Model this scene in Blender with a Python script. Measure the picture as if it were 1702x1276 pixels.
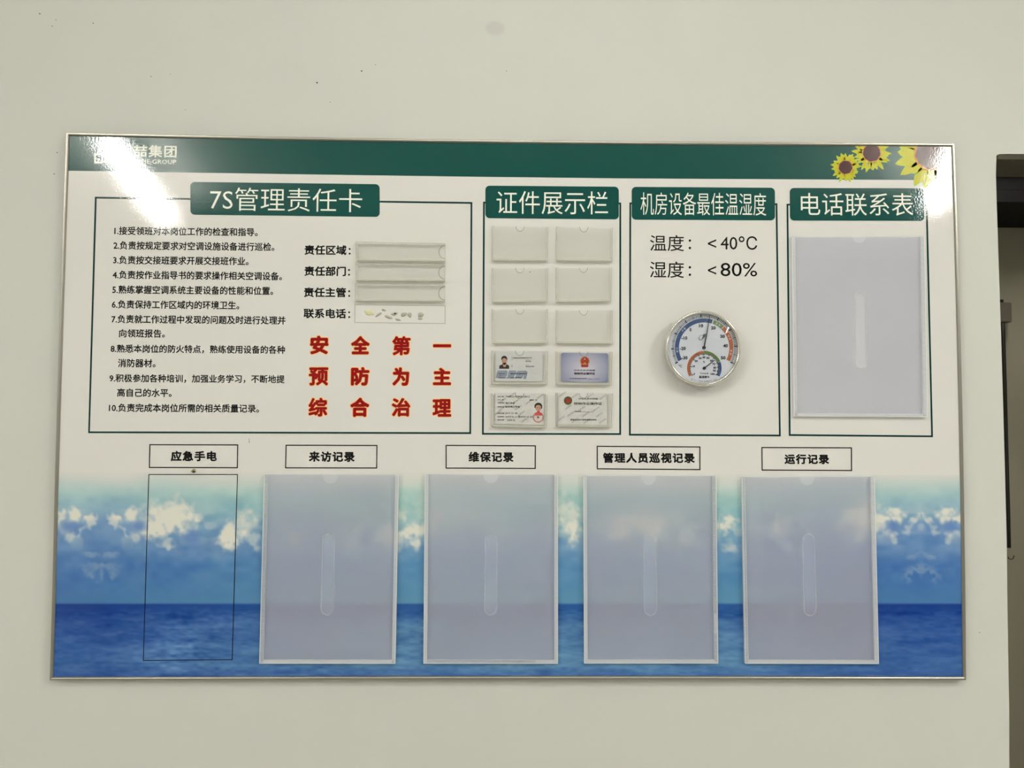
import bpy, bmesh, math, random
import numpy as np
from mathutils import Vector, Matrix, noise
from mathutils.geometry import tessellate_polygon

random.seed(7)
for _o in list(bpy.data.objects):
    bpy.data.objects.remove(_o)
SC = bpy.context.scene
COL = SC.collection

# ------------------------------------------------------------------ camera
F = 1240.0
CX, CY = 851.0, 638.0
CAMP = np.array([-0.02395999, -1.24206641, 1.582135])
YAW, PITCH, ROLL = 0.01691766, 0.04234811, 0.00543501


def basis(p, y, r):
    fw = np.array([math.sin(y) * math.cos(p), math.cos(y) * math.cos(p), math.sin(p)])
    rt = np.array([math.cos(y), -math.sin(y), 0.0])
    up = np.cross(rt, fw)
    return math.cos(r) * rt + math.sin(r) * up, -math.sin(r) * rt + math.cos(r) * up, fw


RT, UP, FW = basis(PITCH, YAW, ROLL)
cam_data = bpy.data.cameras.new('camera')
cam = bpy.data.objects.new('camera', cam_data)
COL.objects.link(cam)
cam_data.sensor_width = 36.0
cam_data.lens = F * 36.0 / 1702.0
cam_data.clip_start = 0.01
cam.matrix_world = Matrix(((RT[0], UP[0], -FW[0], CAMP[0]),
                           (RT[1], UP[1], -FW[1], CAMP[1]),
                           (RT[2], UP[2], -FW[2], CAMP[2]),
                           (0, 0, 0, 1)))
SC.camera = cam

# ------------------------------------------------------------------ light and exposure
SC.view_settings.view_transform = 'Standard'
SC.view_settings.look = 'None'
SC.view_settings.gamma = 1.0
SC.view_settings.use_curve_mapping = False
SC.view_settings.exposure = 0.0
SC.cycles.max_bounces = 14
SC.cycles.diffuse_bounces = 8
SC.cycles.glossy_bounces = 5
SC.cycles.transparent_max_bounces = 24
world = bpy.data.worlds.new('world')
SC.world = world
world.use_nodes = True
world.node_tree.nodes['Background'].inputs[0].default_value = (0.9, 0.95, 1.0, 1)
world.node_tree.nodes['Background'].inputs[1].default_value = 0.05


CEIL = 2.85
# bare fluorescent tubes: end points, height, radiance
LAMPS = [((-1.66, -1.80), (-1.97, -3.10), 2.72, 190.0), ((1.66, -1.30), (2.30, -2.66), 2.72, 190.0), ((-0.50, -1.42), (0.70, -1.42), 2.74, 38.0)]
TUBE_R = 0.019


# ------------------------------------------------------------------ helpers
def P(px, py, y=0.0):
    """point of the plane (parallel to the wall) at depth y that the photograph shows at px, py"""
    d = RT * (px - CX) / F + UP * (CY - py) / F + FW
    t = (y - CAMP[1]) / d[1]
    return CAMP + d * t


def s2l(c):
    c = c / 255.0
    return c / 12.92 if c <= 0.04045 else ((c + 0.055) / 1.055) ** 2.4


def rgb(r, g, b):
    return (s2l(r), s2l(g), s2l(b), 1.0)


def nodes_of(m):
    m.use_nodes = True
    return m.node_tree.nodes, m.node_tree.links, m.node_tree.nodes['Principled BSDF']


def mat(name, color, rough=0.5, metal=0.0, spec=0.5, bump=None, coat=0.0, coat_rough=0.05, vary=None):
    """procedural principled material; bump = (scale, strength, distance, detail); vary = (scale, amount)"""
    m = bpy.data.materials.new(name)
    n, l, b = nodes_of(m)
    b.inputs['Base Color'].default_value = color
    b.inputs['Roughness'].default_value = rough
    b.inputs['Metallic'].default_value = metal
    b.inputs['Specular IOR Level'].default_value = spec
    b.inputs['Coat Weight'].default_value = coat
    b.inputs['Coat Roughness'].default_value = coat_rough
    tc = n.new('ShaderNodeTexCoord')
    if bump:
        t = n.new('ShaderNodeTexNoise')
        t.inputs['Scale'].default_value = bump[0]
        t.inputs['Detail'].default_value = bump[3] if len(bump) > 3 else 3.0
        l.new(tc.outputs['Object'], t.inputs['Vector'])
        bp = n.new('ShaderNodeBump')
        bp.inputs['Strength'].default_value = bump[1]
        bp.inputs['Distance'].default_value = bump[2]
        l.new(t.outputs['Fac'], bp.inputs['Height'])
        l.new(bp.outputs['Normal'], b.inputs['Normal'])
        if coat:
            l.new(bp.outputs['Normal'], b.inputs['Coat Normal'])
    if vary:
        t2 = n.new('ShaderNodeTexNoise')
        t2.inputs['Scale'].default_value = vary[0]
        t2.inputs['Detail'].default_value = 4.0
        l.new(tc.outputs['Object'], t2.inputs['Vector'])
        mr = n.new('ShaderNodeMapRange')
        mr.inputs['From Min'].default_value = 0.3
        mr.inputs['From Max'].default_value = 0.7
        mr.inputs['To Min'].default_value = 1.0 - vary[1]
        mr.inputs['To Max'].default_value = 1.0 + vary[1]
        l.new(t2.outputs['Fac'], mr.inputs['Value'])
        hs = n.new('ShaderNodeHueSaturation')
        hs.inputs['Color'].default_value = color
        l.new(mr.outputs['Result'], hs.inputs['Value'])
        l.new(hs.outputs['Color'], b.inputs['Base Color'])
    return m


PEEL = (330.0, 1.0, 0.000062, 3.0)


def print_mat(name, color):
    """ink under the clear glossy film of the board"""
    return mat(name, color, rough=0.055, spec=0.42, bump=PEEL)


def clear_mat(name, tint, gloss_rough=0.03, milk=0.0, milk_color=(0.8, 0.8, 0.8, 1), translucent=0.35, ior=1.49):
    """acrylic sheet: straight-through tint, optional milky film, fresnel gloss"""
    m = bpy.data.materials.new(name)
    m.use_nodes = True
    n, l = m.node_tree.nodes, m.node_tree.links
    n.clear()
    out = n.new('ShaderNodeOutputMaterial')
    tr = n.new('ShaderNodeBsdfTransparent')
    tr.inputs['Color'].default_value = tint
    cur = tr.outputs[0]
    tc = n.new('ShaderNodeTexCoord')
    if milk > 0:
        df = n.new('ShaderNodeBsdfDiffuse')
        df.inputs['Color'].default_value = milk_color
        tl = n.new('ShaderNodeBsdfTranslucent')
        tl.inputs['Color'].default_value = milk_color
        mx = n.new('ShaderNodeMixShader')
        mx.inputs[0].default_value = translucent
        l.new(df.outputs[0], mx.inputs[1])
        l.new(tl.outputs[0], mx.inputs[2])
        t = n.new('ShaderNodeTexNoise')
        t.inputs['Scale'].default_value = 9.0
        t.inputs['Detail'].default_value = 2.0
        l.new(tc.outputs['Object'], t.inputs['Vector'])
        mr = n.new('ShaderNodeMapRange')
        mr.inputs['To Min'].default_value = milk - 0.05
        mr.inputs['To Max'].default_value = min(1.0, milk + 0.05)
        l.new(t.outputs['Fac'], mr.inputs['Value'])
        m2 = n.new('ShaderNodeMixShader')
        l.new(mr.outputs['Result'], m2.inputs[0])
        l.new(cur, m2.inputs[1])
        l.new(mx.outputs[0], m2.inputs[2])
        cur = m2.outputs[0]
    gl = n.new('ShaderNodeBsdfGlossy')
    gl.inputs['Roughness'].default_value = gloss_rough
    fr = n.new('ShaderNodeFresnel')
    fr.inputs['IOR'].default_value = ior
    ge = n.new('ShaderNodeNewGeometry')
    iv = n.new('ShaderNodeMath')
    iv.operation = 'SUBTRACT'
    iv.inputs[0].default_value = 1.0
    l.new(ge.outputs['Backfacing'], iv.inputs[1])
    fm = n.new('ShaderNodeMath')
    fm.operation = 'MULTIPLY'
    l.new(fr.outputs[0], fm.inputs[0])
    l.new(iv.outputs[0], fm.inputs[1])
    m3 = n.new('ShaderNodeMixShader')
    l.new(fm.outputs[0], m3.inputs[0])
    l.new(cur, m3.inputs[1])
    l.new(gl.outputs[0], m3.inputs[2])
    l.new(m3.outputs[0], out.inputs['Surface'])
    return m


WHITE = (0.71, 0.70, 0.665, 1.0)
M = {
    'board': print_mat('white_print', WHITE),
    'green': print_mat('green_print', (0.0, 0.062, 0.052, 1)),
    'green_line': print_mat('dark_green_print', (0.0, 0.03, 0.026, 1)),
    'black': print_mat('black_print', (0.0, 0.0, 0.0, 1)),
    'grey_line': print_mat('grey_print', rgb(170, 168, 156)),
    'white_ink': print_mat('pale_ink', rgb(238, 240, 228)),
    'red': print_mat('red_print', (0.27, 0.0, 0.0, 1)),
    'halo': print_mat('orange_outline_print', rgb(250, 196, 130)),
    'yellow': print_mat('yellow_print', rgb(186, 184, 2)),
    'yellow_edge': print_mat('lime_print', rgb(170, 196, 50)),
    'orange_ring': print_mat('orange_print', rgb(200, 140, 60)),
    'brown': print_mat('brown_print', (0.045, 0.0, 0.0, 1)),
    'alu': mat('brushed_aluminium', (0.33, 0.315, 0.27, 1), rough=0.34, metal=0.85, bump=(60, 0.1, 0.0005)),
    'chrome': mat('chrome', (0.80, 0.78, 0.72, 1), rough=0.12, metal=1.0, bump=(200, 0.05, 0.0002)),
    'case': mat('grey_case_plastic', rgb(120, 116, 104), rough=0.5, bump=(200, 0.1, 0.0002)),
    'dial': mat('dial_card', rgb(198, 201, 210), rough=0.55, bump=(300, 0.05, 0.0001)),
    'ink': mat('dial_ink', rgb(16, 18, 24), rough=0.5, vary=(300, 0.05)),
    'dial_blue': mat('dial_blue_ink', rgb(34, 66, 112), rough=0.5, vary=(90, 0.06)),
    'dial_green': mat('dial_green_ink', rgb(88, 110, 44), rough=0.5, vary=(90, 0.06)),
    'dial_orange': mat('dial_orange_ink', rgb(160, 84, 42), rough=0.5, vary=(90, 0.06)),
    'dial_white': mat('dial_white_ink', rgb(205, 210, 216), rough=0.5, vary=(90, 0.03)),
    'steel': mat('dark_steel', rgb(60, 60, 62), rough=0.35, metal=0.8, bump=(300, 0.1, 0.0002)),
    'brass': mat('brass', rgb(170, 158, 90), rough=0.25, metal=1.0, bump=(300, 0.1, 0.0002)),
    'hole': mat('dark_cavity', rgb(38, 34, 28), rough=0.9, vary=(60, 0.1)),
    'glue': mat('dried_glue', rgb(170, 168, 152), rough=0.35, bump=(500, 0.5, 0.0006)),
    'glue_yellow': mat('yellowed_glue', rgb(206, 204, 164), rough=0.4, bump=(500, 0.5, 0.0006)),
    'fixture': mat('white_enamel', rgb(225, 225, 220), rough=0.4, vary=(8, 0.02)),
    'glass': clear_mat('lens_glass', (0.97, 0.98, 0.98, 1), gloss_rough=0.015),
    'acrylic': clear_mat('clear_acrylic', (0.988, 0.988, 0.985, 1), gloss_rough=0.04, ior=1.36),
    'acrylic_tint': clear_mat('hazy_acrylic', (0.984, 0.984, 0.986, 1), gloss_rough=0.05, milk=0.04, milk_color=rgb(190, 192, 205), ior=1.42),
    'edge': clear_mat('acrylic_edge', (0.97, 0.97, 0.962, 1), gloss_rough=0.1, milk=0.24, milk_color=rgb(238, 238, 230), ior=1.36),
    'edge_dense': clear_mat('frosted_acrylic_edge', (0.97, 0.98, 0.98, 1), gloss_rough=0.1, milk=0.72, milk_color=rgb(250, 252, 252)),
    'edge_base': clear_mat('acrylic_base_strip', (0.93, 0.93, 0.915, 1), gloss_rough=0.1, milk=0.6, milk_color=rgb(240, 240, 230), ior=1.36),
    'rim': clear_mat('acrylic_rim_line', (0.70, 0.70, 0.66, 1), gloss_rough=0.1, milk=0.1, milk_color=rgb(150, 148, 138), ior=1.36),
    'rim_pale': clear_mat('pale_acrylic_rim', (0.95, 0.95, 0.95, 1), gloss_rough=0.1, milk=0.85, milk_color=rgb(252, 254, 254), ior=1.36),
    'milky': clear_mat('milky_film', (0.95, 0.95, 0.97, 1), gloss_rough=0.12, ior=1.4, milk=0.43, milk_color=(0.945, 0.96, 1.0, 1), translucent=0.5),
}


def mesh_obj(name, verts, faces, material, parent=None, smooth=False):
    me = bpy.data.meshes.new(name)
    base = np.array(parent_origin(parent))
    me.from_pydata([tuple(np.asarray(v, float) - base) for v in verts], [], faces)
    me.validate()
    me.update()
    if material:
        me.materials.append(material)
    if smooth:
        me.polygons.foreach_set('use_smooth', [True] * len(me.polygons))
    o = bpy.data.objects.new(name, me)
    COL.objects.link(o)
    if parent is not None:
        o.parent = parent
    return o


def parent_origin(p):
    v = np.zeros(3)
    while p is not None:
        v = v + np.array(p.location)
        p = p.parent
    return v


def thing(name, loc, label, cat, group=None):
    o = bpy.data.objects.new(name, None)
    COL.objects.link(o)
    o.empty_display_size = 0.02
    o.location = tuple(float(c) for c in loc)
    o['label'] = label
    o['category'] = cat
    if group:
        o['group'] = group
    return o


def structure(o):
    o['kind'] = 'structure'
    return o


def box_vf(x0, x1, y0, y1, z0, z1):
    v = [(x, y, z) for x in (x0, x1) for y in (y0, y1) for z in (z0, z1)]
    f = [(0, 1, 3, 2), (4, 6, 7, 5), (0, 4, 5, 1), (2, 3, 7, 6), (0, 2, 6, 4), (1, 5, 7, 3)]
    return v, f


def box(name, dims, material, parent=None, bevel=0.0):
    v, f = box_vf(*dims)
    o = mesh_obj(name, v, f, material, parent)
    bm = bmesh.new()
    bm.from_mesh(o.data)
    bmesh.ops.recalc_face_normals(bm, faces=bm.faces)
    if bevel:
        bmesh.ops.bevel(bm, geom=bm.edges[:], offset=bevel, segments=2, affect='EDGES')
    bm.to_mesh(o.data)
    bm.free()
    return o


def plate(name, loops, y0, y1, material, parent=None):
    """sheet between depths y0 (front) and y1 (back); loops[0] outer, others holes; each a list of (x, z)"""
    tri = tessellate_polygon([[Vector((a, b, 0)) for a, b in lp] for lp in loops])
    flat = [p for lp in loops for p in lp]
    n = len(flat)
    v = [(a, y0, b) for a, b in flat] + [(a, y1, b) for a, b in flat]
    f = [tuple(t) for t in tri] + [tuple(i + n for i in reversed(t)) for t in tri]
    k = 0
    for lp in loops:
        m = len(lp)
        for i in range(m):
            j = (i + 1) % m
            f.append((k + i, k + j, n + k + j, n + k + i))
        k += m
    o = mesh_obj(name, v, f, material, parent)
    bm = bmesh.new()
    bm.from_mesh(o.data)
    bmesh.ops.recalc_face_normals(bm, faces=bm.faces)
    bm.to_mesh(o.data)
    bm.free()
    return o


def flat_poly(name, pts, y, material, parent):
    """flat print: polygon given by photo points, laid on the plane y"""
    w = [P(a, b, y) for a, b in pts]
    tri = tessellate_polygon([[Vector((p[0], p[2], 0)) for p in w]])
    fs = []
    for t in tri:
        a, b, c = [w[i] for i in t]
        cr = (b[0] - a[0]) * (c[2] - a[2]) - (b[2] - a[2]) * (c[0] - a[0])
        fs.append(tuple(t) if cr > 0 else tuple(reversed(t)))
    return mesh_obj(name, w, fs, material, parent)


def line_frame(name, quad, width, y, material, parent):
    """printed rectangular outline; quad TL TR BR BL in photo pixels"""
    q = [np.array(p, float) for p in quad]
    h = width / 2.0
    sgn = [(-1, -1), (1, -1), (1, 1), (-1, 1)]
    v = [P(p[0] + s[0] * h, p[1] + s[1] * h, y) for p, s in zip(q, sgn)]
    v += [P(p[0] - s[0] * h, p[1] - s[1] * h, y) for p, s in zip(q, sgn)]
    f = [(i, 4 + i, 4 + (i + 1) % 4, (i + 1) % 4) for i in range(4)]
    return mesh_obj(name, v, f, material, parent)


def disc_pts(cx, cy, rx, ry=None, n=24, a0=0.0):
    ry = ry or rx
    return [(cx + rx * math.cos(a0 + 2 * math.pi * i / n), cy + ry * math.sin(a0 + 2 * math.pi * i / n)) for i in range(n)]


_cache = {}


def glyphs(body, offset, res=3, spacing=1.0, shear=0.0):
    key = (body, offset, res, spacing, shear)
    if key in _cache:
        return _cache[key]
    cu = bpy.data.curves.new('glyphs', 'FONT')
    cu.body = body
    cu.size = 1.0
    cu.offset = offset
    cu.space_character = spacing
    cu.shear = shear
    cu.resolution_u = res
    cu.fill_mode = 'FRONT'
    o = bpy.data.objects.new('glyphs', cu)
    COL.objects.link(o)
    dg = bpy.context.evaluated_depsgraph_get()
    dg.update()
    ev = o.evaluated_get(dg)
    me = ev.to_mesh()
    co = np.array([v.co[:2] for v in me.vertices])
    fs = [tuple(p.vertices) for p in me.polygons]
    ev.to_mesh_clear()
    bpy.data.objects.remove(o)
    bpy.data.curves.remove(cu)
    _cache[key] = (co, fs)
    return co, fs


def text(name, body, x0, yb0, x1, yb1, yt, depth, material, parent, weight=0.0, grow=0.0, spacing=1.0, res=3, shear=0.0, angle_box=None, ref=None):
    """lettering whose ink box spans x0..x1, bottom yb0 (left) to yb1 (right), top yt above the left end (photo pixels)"""
    co, fs = glyphs(body, 0.0 if weight > 0 else weight, res, spacing, shear)
    wg = max(weight, 0.0)
    mn, mx = co.min(0) - wg, co.max(0) + wg
    tot = wg + grow
    shifts = [(0.0, 0.0)]
    if tot > 0:
        nd = 8 if tot < 0.06 else 12
        for rr in ([tot] if tot < 0.035 else ([tot, tot * 0.55] if tot < 0.07 else [tot, tot * 0.66, tot * 0.33])):
            shifts += [(rr * math.cos(2 * math.pi * k / nd), rr * math.sin(2 * math.pi * k / nd)) for k in range(nd)]
    n0 = len(co)
    fs = [tuple(i + n0 * k for i in f) for k in range(len(shifts)) for f in fs]
    co = np.concatenate([co + np.array(sh) for sh in shifts])
    lay = np.repeat(np.arange(len(shifts)) * 1.5e-6, n0)
    A = P(x0, yb0, depth)
    B = P(x1, yb1, depth)
    T = P(x0, yt, depth)
    h = np.linalg.norm(T - A)
    s = (co - mn) / (mx - mn)
    ex = B - A
    if angle_box is None:
        ez = np.array([0, 0, h])
    else:
        u = ex / np.linalg.norm(ex)
        ez = np.array([-u[2], 0, u[0]]) * h
    v = A[None, :] + s[:, :1] * ex[None, :] + s[:, 1:2] * ez[None, :]
    v[:, 1] -= lay
    out = []
    for f in fs:
        a, b, c = v[f[0]], v[f[1]], v[f[2]]
        cr = (b[0] - a[0]) * (c[2] - a[2]) - (b[2] - a[2]) * (c[0] - a[0])
        out.append(f if cr >= 0 else tuple(reversed(f)))
    return mesh_obj(name, list(v), out, material, parent)


def join(objs):
    """merge mesh objects that share parent into the first"""
    a = objs[0]
    bm = bmesh.new()
    mats = []
    for o in objs:
        off = len(mats)
        for m_ in o.data.materials:
            mats.append(m_)
        b2 = bmesh.new()
        b2.from_mesh(o.data)
        for f in b2.faces:
            f.material_index = off
        tmp = bpy.data.meshes.new('tmp')
        b2.to_mesh(tmp)
        b2.free()
        bm.from_mesh(tmp)
        bpy.data.meshes.remove(tmp)
    a.data.materials.clear()
    for m_ in mats:
        a.data.materials.append(m_)
    bm.to_mesh(a.data)
    bm.free()
    for o in objs[1:]:
        bpy.data.objects.remove(o)
    return a


# ------------------------------------------------------------------ the room
WALLY = 0.011      # front face of the wall the board hangs on
BACKY = 0.095
wall_m = mat('painted_plaster', (0.60, 0.605, 0.556, 1), rough=0.62, spec=0.35, bump=(14, 0.22, 0.004, 6), vary=(1.3, 0.018))
_n, _l, _b = nodes_of(wall_m)
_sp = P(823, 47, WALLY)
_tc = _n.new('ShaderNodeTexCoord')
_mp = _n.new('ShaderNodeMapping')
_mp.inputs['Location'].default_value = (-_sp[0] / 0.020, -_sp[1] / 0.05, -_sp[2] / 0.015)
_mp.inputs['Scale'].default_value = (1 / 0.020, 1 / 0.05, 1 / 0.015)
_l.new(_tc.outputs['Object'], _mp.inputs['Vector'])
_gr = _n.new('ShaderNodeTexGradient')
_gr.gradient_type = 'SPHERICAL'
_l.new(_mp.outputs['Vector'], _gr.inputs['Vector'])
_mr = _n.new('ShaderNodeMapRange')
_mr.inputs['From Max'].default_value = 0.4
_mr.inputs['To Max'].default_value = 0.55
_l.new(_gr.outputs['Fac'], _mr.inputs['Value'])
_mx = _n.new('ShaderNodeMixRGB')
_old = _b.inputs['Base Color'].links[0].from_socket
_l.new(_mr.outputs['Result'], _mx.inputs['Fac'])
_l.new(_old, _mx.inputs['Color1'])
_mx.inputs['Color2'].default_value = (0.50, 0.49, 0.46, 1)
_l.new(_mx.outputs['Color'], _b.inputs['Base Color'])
room_m = mat('room_paint', (0.66, 0.655, 0.635, 1), rough=0.8, vary=(2, 0.03))
ceil_m = mat('ceiling_paint', rgb(232, 230, 222), rough=0.85, vary=(2, 0.02))
floor_m = mat('grey_floor_paint', rgb(176, 174, 166), rough=0.5, vary=(4, 0.1))
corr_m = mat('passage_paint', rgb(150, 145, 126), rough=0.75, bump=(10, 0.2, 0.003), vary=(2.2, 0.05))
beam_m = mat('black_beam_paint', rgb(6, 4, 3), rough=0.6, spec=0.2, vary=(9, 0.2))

XL, XR, YB = -3.0, 3.6, -4.6
# wall with the opening: its wavy left edge follows the plaster corner
edge_px = [(1655.2, 256.5), (1655.3, 290), (1656.6, 335), (1659.3, 420), (1661.3, 480), (1664.0, 560), (1667.5, 680), (1670.5, 790),
           (1673.3, 900), (1674.0, 970), (1675.6, 1080), (1677.4, 1180), (1677.5, 1276)]
edge = [P(a, b, WALLY) for a, b in edge_px]
edge_xz = [(e[0], e[2]) for e in edge]
OPX1 = 1.78
top_z = edge_xz[0][1]
outer = [(XL, 0.0), (XL, CEIL), (XR, CEIL), (XR, 0.0), (OPX1, 0.0), (OPX1, top_z)]
outer += [(1.2, top_z + 0.001), (edge_xz[0][0] + 0.02, top_z + 0.0012), (edge_xz[0][0] + 0.006, top_z + 0.0005)]
outer += [(edge_xz[0][0] + 0.001, top_z - 0.002)]
outer += [edge_xz[i] for i in range(1, len(edge_xz))]
outer += [(edge_xz[-1][0] + 0.002, 0.6), (edge_xz[-1][0] + 0.002, 0.0)]
wall = structure(plate('wall_north', [outer], WALLY, BACKY, wall_m))
structure(box('wall_west', (XL - 0.1, XL, YB, WALLY, 0, CEIL), room_m))
structure(box('wall_east', (XR, XR + 0.1, YB, WALLY, 0, CEIL), room_m))
structure(box('wall_south', (XL - 0.1, XR + 0.1, YB - 0.1, YB, 0, CEIL), mat('grey_room_paint', (0.36, 0.36, 0.35, 1), rough=0.8, vary=(2, 0.03))))
structure(box('ceiling', (XL - 0.1, XR + 0.1, YB - 0.1, WALLY, CEIL, CEIL + 0.1), ceil_m))
structure(box('floor', (XL - 0.1, XR + 0.1, YB - 0.1, 2.1, -0.1, 0.0), floor_m))

# passage behind the opening
PY = 1.25
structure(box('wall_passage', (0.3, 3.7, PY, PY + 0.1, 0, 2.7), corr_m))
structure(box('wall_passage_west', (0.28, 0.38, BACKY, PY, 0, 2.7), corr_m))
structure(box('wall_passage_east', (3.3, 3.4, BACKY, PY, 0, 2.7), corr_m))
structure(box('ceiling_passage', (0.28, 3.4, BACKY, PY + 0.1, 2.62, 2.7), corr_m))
zb0 = P(1680, 335.5, 0.95)[2]
zb1 = P(1680, 313.5, 0.95)[2]
zb2 = P(1680, 287.5, 0.95)[2]
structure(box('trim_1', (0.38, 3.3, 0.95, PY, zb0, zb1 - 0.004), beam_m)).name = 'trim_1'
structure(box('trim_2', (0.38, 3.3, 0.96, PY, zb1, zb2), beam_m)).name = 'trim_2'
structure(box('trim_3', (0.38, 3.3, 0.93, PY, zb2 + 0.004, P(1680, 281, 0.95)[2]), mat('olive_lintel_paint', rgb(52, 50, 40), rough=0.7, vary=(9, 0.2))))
structure(box('trim_4', (0.38, 3.3, 0.97, PY, P(1680, 281, 0.95)[2] + 0.002, 2.62), mat('dark_upper_slab', rgb(40, 36, 27), rough=0.8, vary=(9, 0.2))))  # dark slab filling the passage top up to its ceiling
structure(box('trim_5', (edge_xz[0][0] + 0.004, OPX1, WALLY + 0.001, BACKY + 0.01, top_z - 0.008, top_z), mat('added_soffit_liner', rgb(70, 64, 50), rough=0.8, vary=(30, 0.15))))  # thin liner added under the soffit of the opening to darken it
pipe_m = mat('rust_pipe', rgb(60, 34, 28), rough=0.4, vary=(20, 0.2))

# plaster marks on the wall: nail holes, chips and a faint smudge
for (a, b, r) in [(66, 23, 1.3), (93, 33, 0.9), (87, 43.5, 0.9), (155, 38.5, 1.0), (251, 127, 0.9), (283, 123, 0.7), (527, 137.5, 1.6),
                  (601, 118, 1.5), (624, 107.5, 0.8), (549, 170, 0.8), (95, 253.5, 1.0), (90, 289, 1.0), (308, 182.5, 0.7), (842, 118, 0.8), (1628, 1051, 0.9)]:
    pts = [(a + r * (0.8 + 0.35 * random.random()) * math.cos(t), b + r * (0.6 + 0.3 * random.random()) * math.sin(t))
           for t in [2 * math.pi * i / 9 for i in range(9)]]
    w = [P(x, y, WALLY) for x, y in pts]
    plate('nail_hole', [[(p[0], p[2]) for p in w]], WALLY - 0.0002, WALLY + 0.003, M['hole'], wall)

# ------------------------------------------------------------------ ceiling lamps (out of frame, they light the room)
def glow(name, color, strength):
    m = bpy.data.materials.new(name)
    m.use_nodes = True
    n, l = m.node_tree.nodes, m.node_tree.links
    n.clear()
    out = n.new('ShaderNodeOutputMaterial')
    e = n.new('ShaderNodeEmission')
    e.inputs['Color'].default_value = color
    e.inputs['Strength'].default_value = strength
    l.new(e.outputs[0], out.inputs['Surface'])
    return m


LLAB = ['white ceiling tube lamp at the left, behind the camera', 'white ceiling tube lamp at the right, behind the camera', 'white ceiling tube lamp right above the camera, parallel to the wall']


def tube_lamp(a, b, z, rad, top, label, color=(1.0, 0.985, 0.95, 1)):
    a, b = np.array(a, float), np.array(b, float)
    c, u = (a + b) / 2, (b - a) / np.linalg.norm(b - a)
    hl = np.linalg.norm(b - a) / 2
    nrm = np.array([-u[1], u[0]])
    t = thing('tube_lamp', (c[0], c[1], top), label, 'lamp')

    def bar(name, s0, s1, w, z0, z1, material):
        v = []
        for ss in (s0, s1):
            for ww in (-w, w):
                for zz in (z0, z1):
                    p = c + u * ss + nrm * ww
                    v.append((p[0], p[1], zz))
        o = mesh_obj(name, v, box_vf(0, 1, 0, 1, 0, 1)[1], material, t)
        bm = bmesh.new()
        bm.from_mesh(o.data)
        bmesh.ops.recalc_face_normals(bm, faces=bm.faces)
        bmesh.ops.bevel(bm, geom=bm.edges[:], offset=0.003, segments=2, affect='EDGES')
        bm.to_mesh(o.data)
        bm.free()

    bar('housing', -hl - 0.02, hl + 0.02, 0.03, z + 0.045, top, M['fixture'])
    for sgn in (-1, 1):
        bar('socket', sgn * hl - 0.012, sgn * hl + 0.012, 0.012, z - 0.02, z + 0.05, M['fixture'])
    v, f, n = [], [], 12
    for e_ in (-1, 1):
        for k in range(n):
            an = 2 * math.pi * k / n
            p = c + u * e_ * (hl - 0.012) + nrm * TUBE_R * math.cos(an)
            v.append((p[0], p[1], z + TUBE_R * math.sin(an)))
    for k in range(n):
        f.append((k, (k + 1) % n, n + (k + 1) % n, n + k))
    mesh_obj('glowing_tube', v, f, glow('lit_phosphor', color, rad), t, True)


for i, (a_, b_, z, rad) in enumerate(LAMPS):
    tube_lamp(a_, b_, z, rad, CEIL, LLAB[i])
tube_lamp((1.40, 0.34), (1.40, 0.78), 2.52, 120.0, 2.62, 'short tube lamp on the passage ceiling beyond the doorway')

# ------------------------------------------------------------------ notice board
OUT_T = [(109, 219.5), (300, 223.4), (500, 227.2), (680, 230.0), (850, 232.1), (1110, 234.6), (1370, 236.2), (1480, 237.0), (1587, 238.0)]
INN_T = [(115.4, 225.6), (300, 229.6), (500, 233.4), (680, 236.0), (850, 238.2), (1110, 240.8), (1370, 242.2), (1480, 242.7), (1581.4, 243.4)]
OUT_B = [(82, 1130.6), (300, 1130.4), (500, 1130.1), (680, 1129.9), (850, 1129.8), (1110, 1129.8), (1370, 1130.1), (1480, 1130.3), (1606.4, 1130.6)]
INN_B = [(88.4, 1124.6), (300, 1124.1), (500, 1123.5), (680, 1123.1), (850, 1122.9), (1110, 1122.9), (1370, 1123.3), (1480, 1123.6), (1600, 1124.0)]
OUT_L = [(109, 219.5), (104, 360), (99.4, 500), (94.0, 672), (89.9, 820), (86.2, 980), (82, 1130.6)]
INN_L = [(115.4, 225.6), (110.6, 360), (106.0, 500), (100.6, 672), (96.4, 820), (92.6, 980), (88.4, 1124.6)]
OUT_R = [(1587, 238.0), (1591.7, 360), (1595.9, 500), (1600.2, 672), (1602.9, 820), (1605.2, 980), (1606.4, 1130.6)]
INN_R = [(1581.4, 243.4), (1585.4, 360), (1589.3, 500), (1593.4, 672), (1596.4, 820), (1598.7, 980), (1600, 1124.0)]

board = thing('notice_board', P(845, 1131, 0.0), 'large white glossy notice board with green header band and blue seascape, hung on the wall', 'notice board')


def ix(poly, t, axis):
    a = np.array(poly, float)
    return np.interp(t, a[:, axis], a[:, 1 - axis])


def board_px(u, v):
    """Coons patch over the inner edge of the frame, in photo pixels; u right, v down"""
    def samp(poly, t, axis):
        a = np.array(poly, float)
        k = a[0, axis] + (a[-1, axis] - a[0, axis]) * t
        return np.array([np.interp(k, a[:, axis], a[:, 0]), np.interp(k, a[:, axis], a[:, 1])])
    t, b = samp(INN_T, u, 0), samp(INN_B, u, 0)
    l, r = samp(INN_L, v, 1), samp(INN_R, v, 1)
    c00, c10, c01, c11 = [np.array(p, float) for p in (INN_T[0], INN_T[-1], INN_B[0], INN_B[-1])]
    return (1 - v) * t + v * b + (1 - u) * l + u * r - ((1 - u) * (1 - v) * c00 + u * (1 - v) * c10 + (1 - u) * v * c01 + u * v * c11)


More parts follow.
